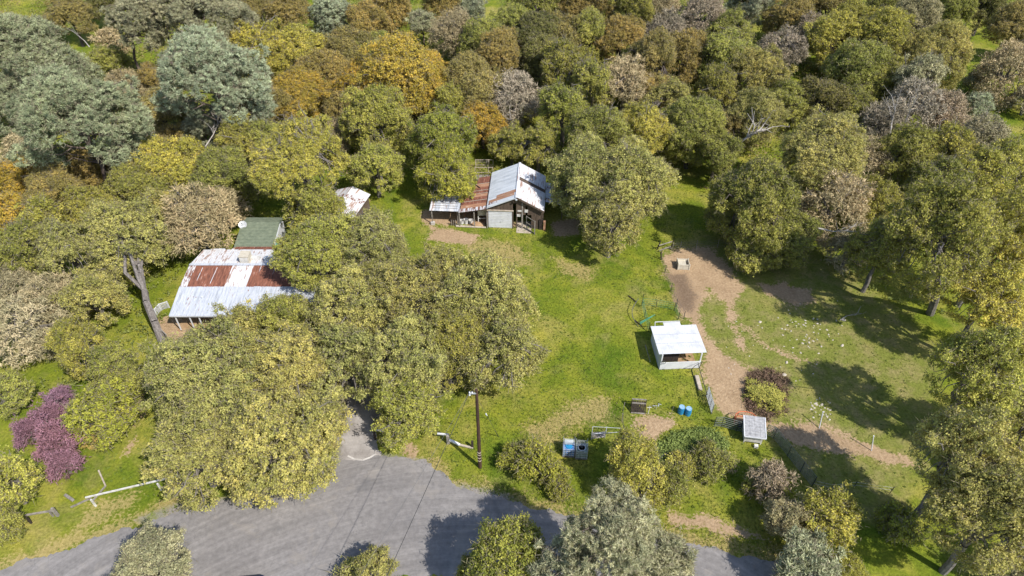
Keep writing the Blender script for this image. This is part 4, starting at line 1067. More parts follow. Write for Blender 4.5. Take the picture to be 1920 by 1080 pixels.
be = thing('bed_edging', 'pale log edging along the grass strip left of the roll-up door', 'edging', place(855, 425))
mb = MB(); a_ = G(855, 425); b_ = G(911, 428); mb.tube(a_ + Vector((0, 0, .12)), b_ + Vector((0, 0, .12)), 0.15, 0.12, 8); mb.build('log', M['palewood'], be, (a_.x, a_.y, 0))
pk = thing('picket_panel', 'short dark picket panel at the foot of the lean-to corner post', 'fence', place(845, 423))
for k in range(6):
    mb = MB(); mb.box((0.02 + k * 0.13, 0, 0.45 + jit(.05)), (0.07, 0.03, 0.9)); mb.build('picket', M['greywood' if k % 2 else 'darkwood'], pk)
mb = MB(); mb.box((0.35, 0.03, 0.6), (0.85, 0.03, 0.07)); mb.build('rail', M['darkwood'], pk)
pen = thing('timber_pen', 'pale slatted timber pen frame behind the rusty lean-to', 'pen', place(906, 322))
for x in (-1.1, 0.8, 1.4):
    for y in (-1.0, 1.0): mb = MB(); mb.box((x, y, 0.7), (0.09, 0.09, 1.4)); mb.build('post', M['palewood'], pen)
for y in (-1.0, 1.0):
    for z in (0.5, 1.35): mb = MB(); mb.box((0.15, y, z), (2.6, 0.05, 0.09)); mb.build('rail', M['palewood'], pen)
for k in range(9): mb = MB(); mb.box((-1.0 + k * 0.21, 1.0, 1.0), (0.08, 0.04, 0.45)); mb.build('slat', M['greywood'], pen)
mb = MB(); mb.box((0, -1.9, 0.3), (1.9, 1.2, 0.06)); mb.build('ramp_board', M['greywood'], pen)

# ------------------------------------------------------------------ loafing shed and its pen
sx_, sy_ = 14.95, 46.35; sh = thing('animal_shelter', 'white metal roofed animal shelter beside the dirt paddock', 'shelter', (sx_ + 0.1, sy_, 0), math.radians(3))
z0_, z1_ = 2.25, 2.05; dR = 4.15
for k in range(5):
    y0 = 0.15 + k * dR / 5; y1 = y0 + dR / 5 + 0.03; zz = lambda y: z0_ + (z1_ - z0_) * (y / dR)
    sheet(sh, [(4.55, y1, zz(y1)), (-0.25, y1, zz(y1)), (-0.25, y0, zz(y0)), (4.55, y0, zz(y0))][::-1], 'white', ribs=0, lab=None, th=0.014) if False else None
for k in range(6):
    x0 = -0.28 + k * 0.80
    o = sheet(sh, [(x0, 0.1, z0_ + .007 * (k % 2)), (x0 + .83, 0.1, z0_ + .007 * (k % 2)), (x0 + .83, 0.1 + dR, z1_ + .007 * (k % 2)), (x0, 0.1 + dR, z1_ + .007 * (k % 2))], 'white', ribs=3, rib=0.014)
for y in (1.6, 2.9):
    mb = MB(); zc_ = z0_ + (z1_ - z0_) * (y / dR) + .03; mb.beam((-0.28, y, zc_), (4.5, y, zc_), 0.05, 0.012); mb.build('batten', M['cagemetal'], sh)
mb = MB()
mb.box((0.02, 2.15, 1.0), (0.05, 4.0, 2.0)); mb.build('side_wall', M['white'], sh)
mb = MB(); mb.box((2.1, 0.05, 0.52), (4.15, 0.06, 1.0)); mb.build('front_wall', M['white'], sh)
mb = MB(); mb.box((2.1, 0.05, 0.01), (4.2, 0.1, 0.06)); mb.build('base_board', M['greywood'], sh)
for x, y in ((0.1, 0.12), (4.1, 0.12), (4.1, 4.0)):
    mb = MB(); mb.box((x, y, 1.07), (0.12, 0.12, 2.14)); mb.build('post', M['white'], sh)
mb = MB(); mb.box((1.2, 1.0, 0.9), (1.9, 0.05, 1.7)); mb.build('inner_partition', M['darkwood'], sh)
mb = MB(); mb.slab([(2.2, 0.3, .02), (4.0, 0.3, .02), (4.0, 3.9, .02), (2.2, 3.9, .02)], .02); mb.build('floor_mat', M['deck'], sh)
mb = MB(); mb.tube((0.25, -0.08, 1.45), (0.25, -0.2, 1.45), 0.05); pts = [Vector((0.25 + 0.22 * math.cos(t), -0.14, 1.25 + 0.22 * math.sin(t))) for t in np.linspace(0, 2 * math.pi, 14)]; mb.path(pts, 0.025, 5); mb.build('hose_coil', M['darkmetal'], sh)
mb = MB(); mb.slab([(1.25, 4.35, 1.80), (3.05, 4.35, 1.80), (3.05, 5.05, 1.75), (1.25, 5.05, 1.75)], 0.03); mb.build('rear_awning', M['white'], sh)
mb = MB(); mb.path([Vector((0.45, 4.4, 0)), Vector((0.45, 5.2, 1.7)), Vector((3.1, 5.2, 1.7)), Vector((3.1, 5.2, 0))], 0.04, 6); mb.build('rear_rail', M['white'], sh)
mb = MB(); mb.beam((-0.75, 0.9, 0.25), (-1.0, 2.7, 0.9), 0.05, 0.05); mb.build('leaning_pole', M['greywood'], sh)

def wire_fence(name, label, pts, hts, post_r, postmat, wires, wmat, mesh=False):
    root = thing(name, label, 'fence', pts[0])
    for p_, h_ in zip(pts, hts):
        mb = MB(); mb.tube(p_, p_ + Vector((jit(.05), jit(.05), h_)), post_r, post_r * 0.9, 6); mb.build('post', M[postmat], root, pts[0])
    for z in wires:
        mb = MB()
        for a_, b_ in zip(pts[:-1], pts[1:]): mb.tube(a_ + Vector((0, 0, z)), b_ + Vector((0, 0, z)), 0.010, n=4)
        mb.build('wire', M[wmat], root, pts[0])
    if mesh:
        mb = MB()
        for a_, b_ in zip(pts[:-1], pts[1:]):
            n = int((b_ - a_).length / 0.25)
            for k in range(1, n): q_ = a_.lerp(b_, k / n); mb.tube(q_, q_ + Vector((0, 0, wires[-1])), 0.006, n=3)
        o = mb.build('mesh_wire', M[wmat], root, pts[0]); o['kind'] = 'stuff'
    return root
line = [P3(1238, 484), P3(1246, 512), P3(1258, 548), P3(1268, 575), P3(1282, 598)]
wire_fence('wire_fence', 'thin mesh fence between the open lawn and the dirt paddock', line, [1.3, 1.2, 1.4, 1.2, 1.2], 0.04, 'darkmetal', (0.3, 0.7, 1.1), 'wire', True)
wire_fence('wire_fence', 'sparse wire fence along the top edge of the paddock below the live oaks', [P3(1260, 470), P3(1275, 468), P3(1305, 466), P3(1345, 464), P3(1395, 470)], [1.3] * 5, 0.035, 'greywood', (0.4, 0.8, 1.1), 'wire', True)
wire_fence('wire_pen', 'green wire pen behind the white animal shelter', [P3(1216, 622), P3(1208, 595), P3(1203, 574), P3(1230, 577), P3(1264, 583), P3(1272, 598)], [1.5, 1.2, 1.9, 1.2, 1.3, 1.2], 0.035, 'darkmetal', (0.3, 0.6, 0.9, 1.2), 'netgreen', True)
hp = thing('bent_hoop_pipe', 'long grey pipe bent like a bow beside the wire pen', 'pipe', P3(1197, 560))
pts = [P3(1197 - 12 * math.sin(t * math.pi) , 560 + 52 * t, 0.1 + 0.9 * (1 - t)) for t in np.linspace(0, 1, 10)]
mb = MB(); mb.path(pts, 0.035, 5); mb.build('pipe', M['wire'], hp, P3(1197, 560))
fp = thing('fallen_post', 'dark wooden post lying aslant at the upper corner of the wire pen', 'post', P3(1178, 554))
mb = MB(); mb.beam(P3(1178, 554, 0.08), P3(1192, 565, 0.1), 0.1, 0.1); mb.build('beam', M['darkwood'], fp, P3(1178, 554))
fp = thing('green_gate', 'small green mesh gate at the rear left corner of the animal shelter', 'gate', P3(1200, 608))
mb = MB()
for a_, b_ in (((1200, 608, .1), (1218, 596, .1)), ((1200, 604, 1.0), (1228, 590, 1.0)), ((1200, 608, .1), (1200, 604, 1.0)), ((1218, 596, .1), (1228, 590, 1.0)), ((1200, 606, .5), (1224, 593, .5))): mb.tube(P3(*a_), P3(*b_), 0.03)
mb.build('frame', M['netgreen'], fp, P3(1200, 608))
mb = MB(); mb.beam(P3(1190, 600, .05), P3(1204, 612, .05), 0.1, 0.1); mb.build('bottom_pole', M['darkwood'], fp, P3(1200, 608))
gt = thing('wooden_gateway', 'crooked dark timber gateway at the top left corner of the paddock', 'gate', P3(1240, 487))
for a_, b_, r_ in (((1232, 468, 0), (1236, 455, 1.3), .07), ((1240, 487, 0), (1236, 470, 1.2), .08), ((1258, 465, 0), (1260, 452, 1.2), .06)):
    mb = MB(); p0 = P3(a_[0], a_[1]); mb.tube(p0, p0 + Vector(((b_[0] - a_[0]) / 17, 0, b_[2])), r_); mb.build('post', M['darkwood'], gt, P3(1240, 487))
for a_, b_ in (((1236, 460, 1.0), (1260, 453, 1.0)), ((1236, 470, .3), (1258, 462, .3)), ((1247, 464, .1), (1260, 466, .2))):
    mb = MB(); mb.beam(P3(*a_), P3(*b_), 0.08, 0.1); mb.build('rail', M['greywood'], gt, P3(1240, 487))

# cream slatted crate
cr = thing('feed_crate', 'cream plastic slatted feed crate on the bare paddock soil', 'crate', (G(1281, 505).x, G(1281, 505).y + .45, 0), math.radians(-2))
for (cx_, cy_, sx2, sy2) in ((0, -0.55, 1.3, 0.07), (0, 0.55, 1.3, 0.07), (-0.63, 0, 0.07, 1.04), (0.63, 0, 0.07, 1.04)):
    for k in range(3):
        mb = MB(); mb.box((cx_, cy_, 0.16 + k * 0.27), (sx2, sy2, 0.20)); mb.build('slat', M['cream'], cr)
for x in (-0.66, 0.66):
    for y in (-0.58, 0.58): mb = MB(); mb.box((x, y, 0.44), (0.11, 0.11, 0.88)); mb.build('corner_post', M['cream'], cr)
mb = MB(); mb.box((0, 0, 0.06), (1.2, 1.0, 0.05)); mb.build('floor', M['whitedirty'], cr)
mb = MB(); mb.box((-0.15, 0.05, 0.60), (0.9, 0.95, 0.08)); mb.build('inner_tray', M['cream'], cr)

# pipe frames and gate below the shelter
def bars(root, a_, b_, h, n, mat_, r=0.025, off=None, z0=0.12):
    for k in range(n):
        z = z0 + (h - z0) * k / (n - 1)
        mb = MB(); mb.tube(a_ + Vector((0, 0, z)), b_ + Vector((0, 0, z)), r, n=5); mb.build('rail', M[mat_], root, off)
def uprights(root, pts, h, mat_, r, off):
    for q_ in pts: mb = MB(); mb.tube(q_, q_ + Vector((0, 0, h)), r, n=6); mb.build('post', M[mat_], root, off)
o0 = P3(1297, 692)
fr = thing('leaning_pipes', 'dark pipe frame leaning over the plank at the front right of the shelter', 'pipe frame', o0)
mb = MB(); mb.path([P3(1297, 692), P3(1303, 686, 1.3), P3(1317, 678, 1.3), P3(1311, 690)], 0.03); mb.path([P3(1297, 692, .05), P3(1305, 726, .05), P3(1322, 738, 0.6)], 0.03); mb.path([P3(1311, 690, .9), P3(1326, 740, 0.9), P3(1326, 740, 0)], 0.035); mb.build('pipe', M['darkmetal'], fr, o0)
pl = thing('plank', 'pale thick plank lying on the grass below the animal shelter', 'plank', P3(1304, 705))
mb = MB(); mb.beam(P3(1306, 704, .15), P3(1313, 731, .15), 0.42, 0.14); mb.build('board', M['palewood'], pl, P3(1304, 705))
o0 = P3(1324, 742)
gt = thing('pipe_gate', 'steel pipe gate with blue-grey bars beside the blue barrels', 'gate', o0)
gA, gB = P3(1324, 742), P3(1334, 776)
bars(gt, gA, gB, 1.35, 6, 'cagemetal', 0.04, o0); uprights(gt, [gA, gA.lerp(gB, .33), gA.lerp(gB, .66), gB], 1.4, 'greywood', 0.04, o0)
o0 = P3(1338, 800)
pf = thing('pipe_corral_fence', 'dark pipe rail corral fence running left of the chicken coop', 'fence', o0)
A_ = [P3(1338, 800), P3(1352, 800), P3(1380, 808), P3(1400, 813)]
for a_, b_ in zip(A_[:-1], A_[1:]): bars(pf, a_, b_, 1.45, 6, 'fencemetal', 0.034, o0)
uprights(pf, A_, 1.5, 'darkmetal', 0.035, o0)
o0 = P3(1434, 815)
pf = thing('pipe_corral_fence', 'long pipe rail corral fence slanting down right of the chicken coop', 'fence', o0)
A_ = [P3(1434, 815), P3(1450, 822), P3(1476, 855), P3(1500, 885), P3(1522, 912)]
for a_, b_ in zip(A_[:-1], A_[1:]): bars(pf, a_, b_, 1.5, 7, 'fencemetal', 0.034, o0)
uprights(pf, A_, 1.55, 'darkmetal', 0.035, o0)
wire_fence('wire_fence', 'low wire fence continuing from the corral end into the shaded grass', [P3(1522, 912), P3(1556, 920), P3(1600, 915), P3(1668, 925)], [1.1] * 4, 0.035, 'darkmetal', (0.5, 0.9), 'cagemetal')

# chicken coop
kc = G(1411, 836); coop = thing('chicken_coop', 'small white chicken coop with grey shingled lean roof', 'coop', (kc.x, kc.y + 0.2, 0), math.radians(-9))
zr0, zr1 = 1.25, 1.75
for j in range(8):
    a0, a1 = j / 8, (j + 1) / 8
    ya, yb = -0.15 + 2.0 * a0, -0.15 + 2.0 * a1 + 0.03; z_a, z_b = zr0 + (zr1 - zr0) * a0, zr0 + (zr1 - zr0) * a1
    for k in range(4):
        x0 = -0.92 + k * 0.46 + (0.0 if j % 2 else 0.0); mb = MB()
        mb.slab([(x0 + .006, ya, z_a + .03 + jit(.006)), (x0 + .454, ya, z_a + .03), (x0 + .454, yb, z_b + .008), (x0 + .006, yb, z_b + .008)], 0.02); mb.build('shingle', M['asphalt_shingle'], coop)
mb = MB(); mb.box((0, 0.85, 0.72), (1.6, 1.6, 1.0)); mb.build('wall', M['whitedirty'], coop)
for x in (-0.96, 0.96): mb = MB(); mb.beam((x, -0.15, zr0 - .02), (x, 1.85, zr1 - .02), 0.08, 0.14); mb.build('barge_board', M['white'], coop)
mb = MB(); mb.box((0, -0.19, zr0 - .03), (1.95, 0.06, 0.13)); mb.build('fascia_board', M['white'], coop)
for x in (-0.75, 0.75):
    for y in (0.1, 1.6): mb = MB(); mb.box((x, y, 0.11), (0.1, 0.1, 0.22)); mb.build('leg', M['whitedirty'], coop)
mb = MB(); mb.box((0.3, -0.3, 0.15), (0.35, 0.3, 0.3)); mb.build('step_block', M['whitedirty'], coop)
hh = thing('hay_feeder', 'orange-red rimmed hay feeder behind the chicken coop', 'feeder', (kc.x - 0.15, kc.y + 2.5, 0), math.radians(-9))
for z in (0.25, 0.95):
    mb = MB(); pts = [Vector((-1.0, -.4, z)), Vector((-0.95, .25, z)), Vector((-.6, .62, z)), Vector((0, .72, z)), Vector((.6, .62, z)), Vector((.98, .2, z)), Vector((1.02, -.4, z))]; mb.path(pts, 0.04, 6); mb.build('rim', M['orange'], hh)
for q_ in pts: mb = MB(); mb.tube((q_.x, q_.y, 0), (q_.x, q_.y, .95), 0.025); mb.build('leg', M['orange'], hh)
mb = MB(); mb.slab([(-.85, -.35, .3), (.9, -.35, .3), (.8, .55, .3), (-.7, .55, .3)], .05); mb.build('tray', M['deck'], hh)
bk = thing('bucket', 'black bucket left of the orange rimmed feeder', 'bucket', place(1389, 800))
mb = MB(); mb.lathe([(0.2, 0), (0.24, 0.02), (0.3, 0.5), (0.32, 0.51), (0.27, 0.51), (0.2, 0.1)], 14); mb.build('body', M['black'], bk)
mb = MB(); mb.path([Vector((0.3 * math.cos(t), 0, .5 + .15 * math.sin(t))) for t in np.linspace(0, math.pi, 7)], 0.01, 4); mb.build('handle', M['cagemetal'], bk)

# barrels
for px, py, lab in ((1276, 774, 'blue barrel, left one of the pair on the lawn'), (1289, 777, 'blue barrel, right one of the pair on the lawn')):
    b = thing('barrel', lab, 'barrel', place(px, py), 0, 'pair of blue barrels')
    mb = MB(); mb.lathe([(0.27, 0), (0.29, 0.03), (0.30, 0.28), (0.315, 0.31), (0.30, 0.34), (0.30, 0.58), (0.315, 0.61), (0.30, 0.64), (0.29, 0.88), (0.265, 0.91)], 20); mb.build('drum', M['blueplastic'], b, smooth=False)
    mb = MB(); mb.lathe([(0.275, 0.905), (0.285, 0.93), (0.255, 0.935), (0.25, 0.918)], 20); mb.build('lid', M['bluelid'], b)
    for x in (-.12, .12): mb = MB(); mb.lathe([(0.035, 0.915), (0.035, 0.95)], 8, (x, 0, 0)); mb.build('bung', M['white'], b)
# upright dark slatted rack
rk = thing('slatted_rack', 'dark slatted timber rack standing on the lawn left of the barrels', 'rack', place(1196, 771), math.radians(-5))
for k in range(7): mb = MB(); mb.beam((-0.52 + k * 0.172, -.2, .1), (-0.52 + k * 0.172, .35, 1.15), 0.135, 0.03); mb.build('slat', M['darkwood'], rk)
for (y, z, mt) in ((.42, 1.27, 'greywood'), (.2, .95, 'greywood'), (-.28, .05, 'greywood')): mb = MB(); mb.box((0, y, z), (1.36, 0.1, 0.1)); mb.build('cross_rail', M[mt], rk)
for x in (-.66, .66): mb = MB(); mb.beam((x, -.28, .02), (x, .42, 1.25), 0.07, 0.09); mb.beam((x, .42, 1.25), (x, .55, 0.0), 0.05, 0.06); mb.build('side_rail', M['darkwood'], rk)
gs = thing('garden_stake', 'white T-shaped pipe stake beside the slatted rack', 'stake', place(1215, 776))
mb = MB(); mb.tube((0, 0, 0), (0.02, 0, 1.2), .03); mb.build('stem', M['white'], gs); mb = MB(); mb.tube((-.2, 0, 1.0), (.2, 0, 1.0), .025); mb.build('crossbar', M['white'], gs)
gs = thing('pipe_valve_stand', 'grey pipe and valve stand between the T-shaped stake and barrels', 'pipe stand', place(1230, 767))
mb = MB(); mb.path([Vector((-.4, 0, .5)), Vector((.15, 0, .5)), Vector((.15, 0, .8)), Vector((.45, .1, .55))], .03); mb.tube((0, 0, 0), (0, 0, .5), .03); mb.build('pipe', M['cagemetal'], gs); mb = MB(); mb.tube((.15, -.15, .62), (.15, .15, .62), .04); mb.build('valve', M['white'], gs)
gs = thing('garden_stake', 'thin grey stake left of the blue barrels', 'stake', place(1258, 778)); mb = MB(); mb.tube((0, 0, 0), (.05, 0, 1.3), .022); mb.build('stem', M['greywood'], gs)
wire_fence('wire_fence', 'short thin garden fence left of the slatted rack', [P3(1168, 770), P3(1166, 790), P3(1168, 815)], [1.3, 1.2, 1.1], .035, 'greywood', (.4, .9), 'wire', True)
# white rack frame
o0 = P3(1108, 826); rf = thing('metal_rack_frame', 'white metal cot frame standing on the lawn above the water tanks', 'metal frame', o0)
fa, fb, fc, fd = P3(1108, 826), P3(1134, 822), P3(1136, 812), P3(1110, 812)
for q_ in (fa, fb, fc, fd): mb = MB(); mb.tube(q_, q_ + Vector((0, 0, 1.0)), .028); mb.build('leg', M['cagemetal'], rf, o0)
for a_, b_ in ((fa, fb), (fd, P3(1162, 815)), (fa, fd), (fb, fc), (fa, P3(1162, 822))): mb = MB(); mb.tube(a_ + Vector((0, 0, 1.0)), b_ + Vector((0, 0, 1.0)), .028); mb.build('rail', M['cagemetal'], rf, o0)
for k in range(5): a_ = fa.lerp(fd, k / 5); b_ = fb.lerp(fc, k / 5); mb = MB(); mb.beam(a_ + Vector((0, 0, .3)), b_ + Vector((0, 0, .3)), .1, .03); mb.build('slat', M['greywood'], rf, o0)
# caged tanks
for px, py, lab, mt in ((1066, 857, 'caged water tank with blue faded cover, left of the pair', 'tankblue'), (1090, 861, 'caged water tank with green-grey bottle, right of the pair', 'tankgreen')):
    g = G(px, py); t = thing('water_tank', lab, 'water tank', (g.x, g.y + 0.45, 0), math.radians(-3), 'caged water tanks under the oak')
    mb = MB(); mb.box((0, 0, 0.62), (0.98, 0.88, 0.95)); me_ = mb.build('tank_body', M[mt], t)
    mb = MB(); mb.lathe([(0.34, 1.09), (0.30, 1.16), (0.12, 1.17), (0.11, 1.22)], 14); mb.build('lid', M['blueplastic' if mt == 'tankblue' else 'black'], t)
    for x in (-.52, .52):
        for y in (-.46, 0, .46): mb = MB(); mb.tube((x, y, .12), (x, y, 1.85 if y > .1 or mt == 'tankgreen' else 1.15), .018, n=4); mb.build('cage_bar', M['cagemetal'], t)
    for z in (.3, .6, .9, 1.15): mb = MB(); mb.path([Vector((-.52, -.46, z)), Vector((.52, -.46, z)), Vector((.52, .46, z)), Vector((-.52, .46, z)), Vector((-.52, -.46, z))], .018, 4); mb.build('cage_hoop', M['cagemetal'], t)
    for k in range(5): 
        y = -.1 + k * .14; mb = MB(); mb.tube((-.52, y, 1.5 if mt == 'tankblue' else 1.6), (.52, y, 1.5 if mt == 'tankblue' else 1.6), .018, n=4); mb.build('top_bar', M['cagemetal'], t)
    for x in (-.26, 0, .26): mb = MB(); mb.tube((x, -.47, .12), (x, -.47, 1.15), .014, n=4); mb.build('cage_bar', M['cagemetal'], t)
    mb = MB(); mb.box((0, 0, .06), (1.1, 1.0, .1)); mb.build('pallet', M['greywood'], t)
    if mt == 'tankblue': mb = MB(); mb.box((0, .28, 1.3), (.8, .3, .3)); mb.build('small_tank', M['cloudy'], t)
    else:
        mb = MB(); mb.lathe([(.36, .0), (.38, .05), (.30, .05), (.30, .0)], 18, (0, -.05, 1.2)); mb.build('hose_ring', M['cagemetal'], t)

# ------------------------------------------------------------------ utility pole and its wires
g = G(900, 876); up = thing('utility_pole', 'tall dark timber utility pole on the lawn above the road', 'utility pole', (g.x, g.y, 0))
PH = 10.7; lean = Vector((0.05, 0.1, 0))
mb = MB(); mb.tube((0, 0, 0), Vector((0, 0, PH)) + lean, 0.175, 0.12, 12); mb.build('shaft', M['polewood'], up)
for z, w_ in ((1.1, .10), (1.55, .05), (2.0, .05), (2.3, .12)):
    mb = MB(); mb.lathe([(.178, 0), (.178, w_)], 12, (0, 0, z)); mb.build('marker_band', M['palewood'], up)
mb = MB(); mb.box((-.28, 0, PH - .35), (.62, .08, .1)); mb.build('bracket_arm', M['cagemetal'], up)
for x, z in ((-.5, 0), (-.3, 0), (-.5, -.3)): mb = MB(); mb.lathe([(.04, 0), (.07, .05), (.045, .09), (.07, .13), (.03, .18)], 10, (x, -.02, PH - .3 + z)); mb.build('insulator', M['white'], up)
top = Vector((g.x - .5, g.y, PH - .2))
def sagline(mb, a_, b_, sag, r, n=24):
    pts = [a_.lerp(b_, t) - Vector((0, 0, sag * 4 * t * (1 - t))) for t in np.linspace(0, 1, n)]
    mb.path(pts, r, 4)
d1 = (G(738, 1045, 9.9) - top); d1.z = -0.3; e1 = top + d1 * 4.0
d2 = (G(700, 1040, 9.6) - top); d2.z = -0.3; e2 = top + d2 * 4.0
for e_, lab, sag, r_ in ((e1, 'black overhead cable running from the utility pole across the road', .9, .022), (e2, 'thin grey overhead wire beside the black cable over the road', .7, .012)):
    t = thing('overhead_cable', lab, 'cable', top)
    mb = MB(); sagline(mb, top, e_, sag, r_); mb.build('cable', M['powerwire' if r_ > .02 else 'wire'], t, top)
t = thing('guy_wire', 'steel guy wire with a white insulator, from the pole to the lawn', 'guy wire', P3(934, 818))
a_ = Vector((g.x, g.y, PH - .6)); b_ = P3(934, 818)
mb = MB(); mb.tube(a_, b_, .012, n=4); mb.build('strand', M['wire'], t, b_)
mb = MB(); q_ = b_.lerp(a_, .55); mb.tube(q_, b_.lerp(a_, .59), .06, n=8); mb.build('insulator', M['white'], t, b_)
mb = MB(); mb.tube(b_, b_.lerp(a_, .16), .035, n=6); mb.build('guard_tube', M['darkmetal'], t, b_)

# ------------------------------------------------------------------ rails along the road
def rail_thing(name, label, cat, segs, posts, off=None):
    off = Vector(segs[0][0]) if off is None else off; off = Vector((off.x, off.y, 0)); root = thing(name, label, cat, off)
    for a_, b_, wd, ht, mt in segs: mb = MB(); mb.beam(a_, b_, wd, ht); mb.build('rail', M[mt], root, off)
    for a_, h_, r_, mt in posts: mb = MB(); mb.box((a_.x, a_.y, h_ / 2), (r_, r_, h_)); mb.build('post', M[mt], root, off)
    return root
rail_thing('white_rail_fence', 'white single rail fence across the lawn at the lower left', 'fence', [(P3(160, 933, .95), P3(335, 892, .95), .09, .15, 'whitedirty')], [(P3(180, 949), 1.05, .13, 'whitedirty'), (P3(303, 919), 1.05, .13, 'whitedirty')])
rail_thing('leaning_boards', 'two grey boards propped behind the white rail fence', 'boards', [(P3(172, 941, .1), P3(198, 911, .5), .1, .12, 'greywood'), (P3(198, 911, .5), P3(185, 882, .5), .12, .12, 'palewood')], [])
rail_thing('fallen_rail', 'dark fallen rail running down from the white rail fence', 'rail', [(P3(133, 951, .1), P3(170, 934, .6), .1, .14, 'greywood')], [])
rail_thing('old_rail_fence', 'old dark timber rail with two crooked posts at the lower left', 'fence', [(P3(48, 966, .7), P3(101, 957, .7), .12, .16, 'greywood')], [(P3(59, 981), .95, .14, 'darkwood'), (P3(109, 967), 1.2, .2, 'greywood'), (P3(100, 968), .8, .12, 'greywood')])
rail_thing('tree_stump', 'short weathered stump above the old dark rail', 'stump', [(P3(122, 928, .15), P3(137, 938, .25), .22, .2, 'greywood')], [])
rail_thing('white_gate_rail', 'white gate rail beside the driveway mouth under the yellow oak', 'gate', [(P3(704, 806, 1.0), P3(757, 811, 1.0), .12, .16, 'white')], [(P3(704, 824), 1.15, .16, 'darkwood')])
rail_thing('white_rail', 'short white rail piece with a grey post right of the yellow oak', 'fence', [(P3(820, 813, .9), P3(842, 815, .9), .12, .16, 'white')], [(P3(841, 831), 1.15, .26, 'greywood')])
rail_thing('pale_beam', 'pale beam lying aslant in the grass beside the utility pole shadow', 'beam', [(P3(841, 824, .5), P3(862, 834, .2), .2, .16, 'white'), (P3(862, 834, .2), P3(887, 840, .1), .18, .12, 'palewood')], [])
rail_thing('short_post', 'short dark post standing left of the utility pole foot', 'post', [(P3(885, 838, .1), P3(887, 838, .1), .1, .1, 'darkwood')], [(P3(886, 839), .95, .2, 'darkwood')])
for a_, b_, lab in (((1536, 803), (1543, 773), 'white leaning pipe post nearest the scattered stones'), ((1634, 845), (1638, 818), 'white pipe post standing at the bend of the dirt path')):
    p0 = P3(*a_); t = thing('white_post', lab, 'post', p0); h_ = 1.9
    q1 = P3(*b_, h_ * .9); mb = MB(); mb.tube((0, 0, 0), q1 - p0, .045, n=8); mb.build('pipe', M['white'], t); mb = MB(); mb.lathe([(.06, 0), (.06, .06)], 8, tuple(q1 - p0)); mb.build('cap', M['white'], t)

# parked car whose roof just enters the bottom edge
g = G(441, 1083, 1.45); car = thing('parked_car', 'dark blue car, only its roof edge shows at the bottom edge of the road', 'car', (g.x, g.y - 0.85, 0), math.radians(12))
mb = MB()
prof = [(-2.2, .35), (-2.25, .75), (-1.9, .95), (-1.1, 1.02), (-.55, 1.42), (.6, 1.45), (1.35, 1.05), (2.1, .95), (2.25, .7), (2.2, .35)]
vs = []; 
for y, s in ((-.85, 1), (.85, 1)):
    for x, z in prof: vs.append((x, y * (0.8 if z > 1.2 else 1), z))
n = len(prof); mb.add(vs, [tuple(range(n - 1, -1, -1)), tuple(range(n, 2 * n))] + [(k, (k + 1) % n, n + (k + 1) % n, n + k) for k in range(n)]); body = mb.build('body', M['carpaint'], car)
for x in (-1.35, 1.35):
    for y in (-.8, .8): mb = MB(); mb.tube((x, y - .1, .33), (x, y + .1, .33), .33, n=18); mb.build('wheel', M['black'], car)
for x0, x1, z0, z1, nm in ((-1.08, -.6, 1.06, 1.38, 'rear_window'), (.68, 1.28, 1.40, 1.10, 'windscreen')):
    mb = MB(); mb.slab([(x0, -.62, z0 + .03), (x1, -.6, z1 + .03), (x1, .6, z1 + .03), (x0, .62, z0 + .03)], .02); mb.build(nm, M['glass'], car)

# ------------------------------------------------------------------ bare pale limbs in the wood
M['palelimb'] = surf('bleached_limb', (0.30, 0.27, 0.24), (0.52, 0.48, 0.44), 3.0, 0.9)
def limbs(name, label, cat, pts, r0, nb=5, seed=1, spread=1.6):
    r = random.Random(seed); P_ = [P3(*p_) for p_ in pts]; off = Vector((P_[0].x, P_[0].y, 0)); root = thing(name, label, cat, off)
    mb = MB(); n = len(P_) - 1
    for k in range(n): mb.tube(P_[k], P_[k + 1], r0 * (1 - k / (n + .5)), r0 * (1 - (k + 1) / (n + .5)), 7)
    mb.build('trunk', M['palelimb'], root, off)
    for b_ in range(nb):
        k = r.randrange(max(1, n // 2), n) if n > 1 else 0; q_ = P_[k].lerp(P_[k + 1], r.random()); mb = MB(); cur = q_; d = (P_[k + 1] - P_[k]).normalized(); rr = r0 * .38
        for s_ in range(4):
            d = (d + Vector((r.uniform(-1, 1), r.uniform(-1, 1), r.uniform(-.4, .7))) * .55).normalized(); nx2 = cur + d * spread * r.uniform(.35, .6); mb.tube(cur, nx2, rr, rr * .7, 5)
            sp = nx2 + Vector((r.uniform(-1, 1), r.uniform(-1, 1), r.uniform(-.3, .6))) * spread * .35; mb.tube(nx2, sp, rr * .5, rr * .2, 4); cur = nx2; rr *= .7
        mb.build('branch', M['palelimb'], root, off)
    return root
limbs('dead_limb', 'tangle of bleached dead branches under the pines at the left edge', 'dead limb', [(62, 262, 5), (45, 275, 5), (30, 300, 4), (22, 318, 3)], .10, 9, 1, 2.2)
limbs('dead_limb', 'bleached dead twigs hanging below the silvery pine', 'dead limb', [(385, 275, 6), (400, 252, 6.5), (412, 228, 7)], .09, 8, 2, 1.8)
limbs('dead_limb', 'small white forked snag beside the top left corner pine', 'dead limb', [(168, 88, 6), (158, 76, 7), (145, 66, 8)], .10, 4, 3, 1.5)
limbs('dead_tree', 'white leaning dead trunk curving through the right wood', 'dead tree', [(1366, 318, 1), (1378, 290, 3.5), (1390, 265, 6), (1412, 250, 7.5), (1440, 238, 8)], .26, 8, 4, 2.2)
limbs('dead_limb', 'pale twisted twigs at the foot of the big grey bare tree', 'dead limb', [(1535, 428, 6), (1562, 434, 6), (1592, 432, 6)], .09, 8, 5, 1.6)
